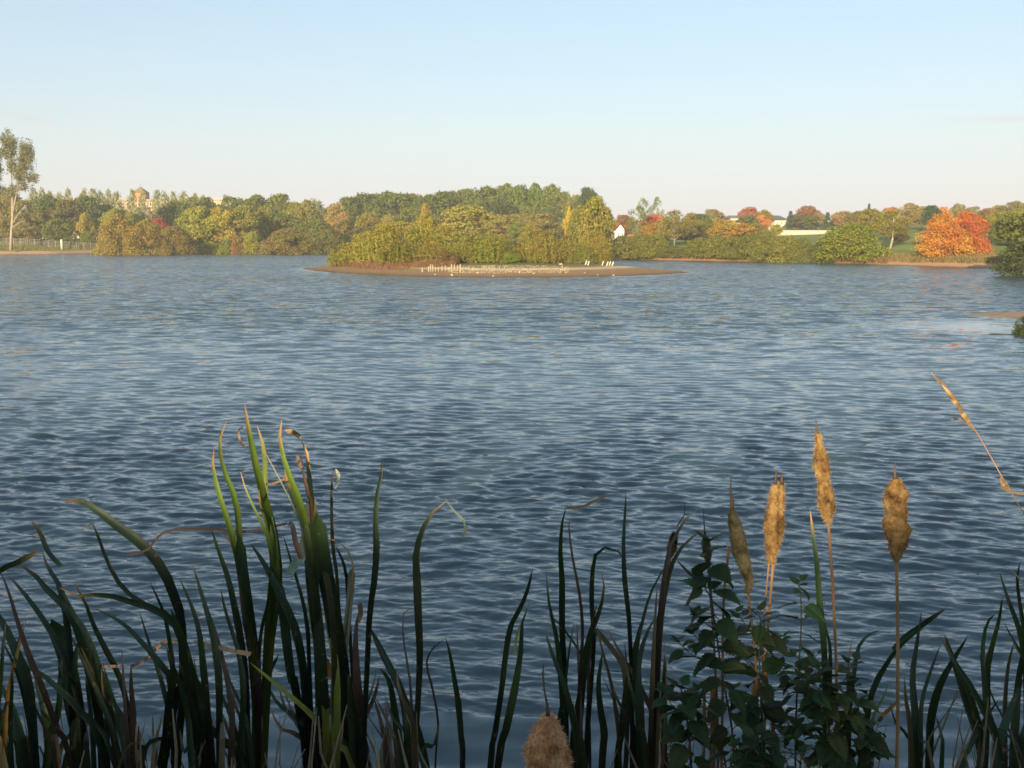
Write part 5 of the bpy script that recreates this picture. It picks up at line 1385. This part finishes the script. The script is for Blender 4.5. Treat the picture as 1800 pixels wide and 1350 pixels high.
o = cattail(1340, 2.2, 'golden torn double cattail head with two parallel stalks', [(1352, 985), (1348, 1030), (1344, 1080), (1340, 1200), (1338, 1350)],
        [(1362, 852), (1359, 880), (1356, 910), (1356, 940), (1357, 965), (1355, 990)], [7, 14, 19, 20, 19, 7], [(1365, 824, 1), (1363, 850, 5)], M_fluff, seed=13, sw=5, flen=0.009, down=1.2)
fluffy('seed_head', o, [at(x, y, 2.23) for x, y in ((1373, 848), (1371, 875), (1369, 905), (1368, 935), (1366, 958))], [w / F * 2.2 / 2 for w in (8, 12, 16, 17, 5)], M_fluff, 14, fib=1800, flen=0.009, down=1.2)
mb = MB(); mb.tube([at(1375, 830, 2.22) - o.location, at(1374, 852, 2.22) - o.location], [0.0006, 0.005], 6); mb.build('spike', M_darkhead, o, True)
mb = MB(); r0 = o.location; mb.tube([at(x, y, 2.24) - r0 for x, y in ((1360, 975), (1356, 1030), (1350, 1100), (1345, 1200), (1343, 1350))] + [Vector((0.01, 0.02, 0))], 0.0032, 8); s = mb.build('stalk', M_stalk, o, True); s.color = (1, 1, 1, 1)
cattail(1330, 2.1, 'grey-green drooping cattail head behind the top of the nettle', [(1314, 1035), (1318, 1065), (1324, 1120), (1330, 1200), (1330, 1350)],
        [(1285, 896), (1290, 915), (1297, 945), (1303, 975), (1312, 1005), (1317, 1028), (1312, 1042)], [7, 22, 27, 26, 22, 14, 7], [(1285, 836, 1.2), (1284, 865, 4), (1287, 885, 8), (1286, 905, 6)], M_fluffgrey, (0.6, 0.55, 0.5), seed=21, sw=7, lump=0.2, flen=0.005)
cattail(1262, 2.2, 'thin cattail with brown head half hidden behind the nettle leaves', [(1243, 975), (1248, 1040), (1256, 1150), (1262, 1350)],
        [(1240, 944), (1241, 955), (1243, 970), (1244, 985)], [5, 11, 12, 5], [(1236, 895, 1), (1238, 925, 2.4), (1240, 946, 5)], M_fluffgrey, (0.5, 0.5, 0.45), seed=23, sw=6)
cattail(1150, 2.17, 'slim cattail with a peach tuft of fluff left of the nettles', [(1180, 970), (1172, 1030), (1163, 1120), (1158, 1220), (1156, 1350)],
        [(1186, 936), (1184, 948), (1181, 962), (1177, 978)], [4, 12, 13, 4], [(1204, 880, 1), (1203, 905, 2), (1190, 925, 2.4)], M_fluff, seed=25, sw=5)
cattail(965, 1.75, 'large fluffy orange seed head burst open at the bottom edge', [(962, 1400), (964, 1440), (966, 1500)],
        [(963, 1258), (963, 1275), (962, 1300), (963, 1330), (966, 1365), (966, 1400), (965, 1430)], [14, 50, 74, 80, 82, 68, 20], [(956, 1165, 1.4), (954, 1185, 4), (957, 1215, 3.5), (962, 1240, 5), (963, 1262, 10)], M_flufforange, seed=31, sw=8, fib=9000, flen=0.009, lump=0.16)
# dry brown stalks among the nettles
for i, (px, pts, w, lb) in enumerate([
    (1358, [(1336, 1120), (1340, 1150), (1346, 1190), (1352, 1240), (1358, 1350)], 8, 'broken orange-brown stalk rising through the nettles'),
    (1318, [(1330, 1195), (1325, 1230), (1320, 1280), (1316, 1350)], 13, 'thick grey-brown cut stalk between the nettles'),
    (1255, [(1254, 1190), (1254, 1250), (1252, 1350)], 12, 'thick brown dead stalk left under the nettles'),
    (1240, [(1238, 1200), (1238, 1260), (1236, 1350)], 6, 'thin brown dead stalk beside the thick one'),
    (1272, [(1282, 960), (1277, 1000), (1272, 1050), (1270, 1150), (1268, 1350)], 5, 'thin reddish stalk rising left of the drooping grey head')]):
    o = plant_root('dead_stalk', px, 2.2, lb, 'stalk'); r0 = o.location
    P = [at(x, y, 2.2) for x, y in pts] + [Vector((r0.x, r0.y, r0.z - 0.03))]
    mb = MB(); mb.tube([p - r0 for p in spline(P, 16)], w / F * 2.2 / 2, 8); s = mb.build('stem', M_stalk, o, True); s.color = (0.8, 0.7, 0.6, 1)

# overhanging dry reed at the right
o = plant_root('reed_grass', 1990, 2.0, 'dry tan reed arching in from the right edge above the water', 'reed'); r0 = o.location
pts = [(1637, 655), (1650, 671), (1665, 690), (1690, 722), (1715, 757), (1740, 800), (1765, 845), (1800, 903), (1860, 1010), (1920, 1150), (1960, 1350)]
P = [at(x, y, 2.0) for x, y in pts] + [Vector((r0.x, r0.y, r0.z - 0.03))]
S = spline(P, 40); mb = MB(); mb.tube([p - r0 for p in S], [0.0007 + 0.0016 * i / 39 for i in range(40)], 6)
s = mb.build('stem', M_stalk, o, True); s.color = (1.2, 1.0, 0.8, 1)
SP = [([(1642, 660), (1656, 674), (1668, 690)], 4), ([(1655, 676), (1672, 694), (1685, 712)], 5), ([(1662, 690), (1678, 706), (1690, 718)], 5), ([(1672, 738), (1690, 737), (1703, 744)], 4),
      ([(1683, 714), (1692, 727), (1704, 742)], 6), ([(1690, 735), (1702, 745), (1712, 757)], 3), ([(1758, 838), (1762, 856), (1770, 862), (1785, 866), (1800, 868)], 3), ([(1760, 838), (1766, 850), (1772, 858)], 7)]
for k, (pp, w) in enumerate(SP):
    leaf_obj(o, pp, w, 2.0, (0.55, 0.34, 0.16), 0, to_root=False, seed=500 + k, name='spikelet', twist=0.3)

# ------------------------------------------------------------------ nettles
m = foliage_mat('nettle_leaf', 0.15, 0.2, 30)
M_net = m
def nettle_leaf_mesh(i):
    rs = random.Random(60 + i); nT = 9; L, W = 1.0, 0.33
    out = []
    for k in range(nT * 2 + 1):
        t = k / (nT * 2); w = W * (math.sin(math.pi * min(1, t ** 0.62)) ** 0.85) * (1 - 0.25 * t)
        if k % 2 == 1: w *= 1.13
        else: w *= 0.93
        out.append((t * L, w))
    vs, fs = [], []
    for k, (x, w) in enumerate(out):
        dz = -0.28 * x * x + 0.02 * math.sin(9 * x + i)
        vs += [(x + (0.03 if k % 2 else 0), w, dz + 0.10 * w), (x, w * 0.5, dz + 0.13 * w), (x, 0, dz - 0.02), (x, -w * 0.5, dz + 0.13 * w), (x + (0.03 if k % 2 else 0), -w, dz + 0.10 * w)]
    for k in range(len(out) - 1):
        for j in range(4): fs.append((k * 5 + j, k * 5 + j + 1, (k + 1) * 5 + j + 1, (k + 1) * 5 + j))
    mb = MB(); mb.v = vs; mb.f = fs
    mb.tube([(-0.22, 0, 0.03), (0, 0, 0), (0.3, 0, -0.03)], [0.018, 0.014, 0.006], 4)
    return mb.mesh('leaf', M_net, False)
NL = [nettle_leaf_mesh(i) for i in range(3)]
M_nstem = noisy_mat('nettle_stem', (0.03, 0.035, 0.02), (0.07, 0.07, 0.035), 20)
def nettle(px, D, pts, label, leaf_px, step_px, seed, col=(0.018, 0.042, 0.012), side=()):
    leaf_px *= 0.80; step_px *= 0.66
    o = plant_root('nettle_plant', px, D, label, 'nettle'); r0 = o.location; rs = random.Random(seed)
    def shoot(pp, base_r, lp):
        S = spline([at(x, y, D) for x, y in pp], 40)
        mb = MB(); full = [p - r0 for p in S]
        if pp is pts: full = full + [Vector((0, 0, -0.03))]
        mb.tube(full, [base_r * (0.45 + 0.6 * i / len(full)) for i in range(len(full))], 6); mb.build('stem', M_nstem, o, True)
        Ls = [0.0]
        for a, b in zip(S[:-1], S[1:]): Ls.append(Ls[-1] + (b - a).length)
        s, k = 0.002, 0; stp = step_px / F * D
        while s < Ls[-1]:
            i = max(j for j in range(len(Ls)) if Ls[j] <= s)
            grow = min(1.0, 0.45 + s / (stp * 3.0))
            for q in range(2):
                an = (k % 2) * math.pi / 2 + q * math.pi + rs.uniform(-0.5, 0.5) + 0.6
                ll = lp / F * D * grow * rs.uniform(0.8, 1.15)
                lo = link('leaf', NL[rs.randrange(3)], o); lo.location = S[i] - r0 + Vector((math.cos(an), math.sin(an), 0)) * ll * 0.2
                lo.rotation_euler = (rs.uniform(-0.5, 0.5), rs.uniform(-0.5, 0.75) if s > stp else -0.7, an); lo.scale = (ll, ll * rs.uniform(1.0, 1.35), ll)
                c = rs.uniform(0.7, 1.5); yl = rs.choice([1, 1, 1.25, 1.7]); lo.color = (col[0] * c * yl, col[1] * c, col[2] * c, 1)
            s += stp * (0.35 if k == 0 else 0.6 if k == 1 else rs.uniform(0.8, 1.15)); k += 1
    shoot(pts, 0.0026, leaf_px)
    for sp in side: shoot(sp, 0.0015, leaf_px * 0.82)
nettle(1290, 2.05, [(1246, 950), (1248, 1000), (1252, 1060), (1260, 1120), (1270, 1190), (1285, 1270), (1292, 1350)], 'tallest leafy nettle reaching up beside the drooping grey head', 66, 40, 1,
       side=([(1232, 1010), (1240, 1035), (1250, 1050)], [(1215, 1110), (1235, 1130), (1262, 1140)], [(1292, 1075), (1280, 1090), (1264, 1115)], [(1190, 1125), (1215, 1150), (1245, 1165), (1266, 1170)], [(1222, 1080), (1240, 1095), (1258, 1108)]))
nettle(1345, 2.1, [(1335, 1075), (1338, 1110), (1335, 1150), (1336, 1200), (1340, 1270), (1345, 1350)], 'nettle with spread leaves just right of the tallest one', 62, 38, 2,
       side=([(1300, 1080), (1315, 1105), (1334, 1120)], [(1375, 1115), (1360, 1140), (1338, 1160)], [(1300, 1150), (1320, 1170), (1336, 1190)], [(1288, 1210), (1310, 1230), (1338, 1250)]))
nettle(1410, 2.15, [(1404, 1020), (1408, 1060), (1408, 1110), (1404, 1170), (1400, 1240), (1398, 1350)], 'thin-stemmed nettle below the green leaf with dry tip', 50, 40, 3,
       side=([(1435, 1150), (1425, 1180), (1406, 1200)], [(1370, 1165), (1385, 1190), (1403, 1205)], [(1440, 1210), (1425, 1240), (1402, 1260)], [(1372, 1240), (1385, 1262), (1400, 1280)]))
nettle(1460, 2.05, [(1440, 1170), (1446, 1210), (1452, 1260), (1458, 1300), (1460, 1350)], 'dark broad nettle filling the bottom right of the nettle patch', 62, 26, 4,
       side=([(1500, 1160), (1485, 1195), (1462, 1230)], [(1410, 1190), (1425, 1215), (1450, 1240)], [(1510, 1230), (1490, 1260), (1460, 1285)], [(1530, 1290), (1500, 1310), (1465, 1330)], [(1400, 1270), (1425, 1290), (1456, 1305)]))
nettle(1205, 2.0, [(1196, 1205), (1202, 1240), (1210, 1280), (1215, 1350)], 'low nettle at the left foot of the nettle patch', 64, 28, 5,
       side=([(1166, 1215), (1185, 1245), (1204, 1262)], [(1230, 1210), (1222, 1240), (1208, 1265)], [(1240, 1270), (1225, 1290), (1212, 1305)]))
nettle(1340, 1.95, [(1330, 1290), (1334, 1320), (1336, 1350), (1338, 1400)], 'lowest nettle cut by the bottom edge under the others', 62, 28, 6,
       side=([(1290, 1310), (1310, 1330), (1334, 1350)], [(1375, 1290), (1360, 1320), (1338, 1350)], [(1400, 1320), (1375, 1345), (1340, 1370)]))
nettle(1540, 2.1, [(1500, 1200), (1508, 1240), (1518, 1290), (1530, 1350)], 'nettle at the right end of the nettle patch', 52, 28, 7,
       side=([(1490, 1270), (1505, 1290), (1520, 1305)], [(1545, 1270), (1535, 1295), (1522, 1320)]))

# ------------------------------------------------------------------ evening haze
mb = MB(); mb.box((0, 170, 22), (1100, 620, 50))
m, n, l, out = newmat('evening_haze')
pv = N(n, 'ShaderNodeVolumePrincipled'); pv.inputs['Color'].default_value = (0.95, 0.93, 0.90, 1); pv.inputs['Density'].default_value = 0.0007
pv.inputs['Anisotropy'].default_value = 0.0
l.new(pv.outputs[0], out.inputs['Volume'])
g = mb.build('haze', m); tag(g, 'thin pale evening haze over the lake', 'haze', kind='stuff')
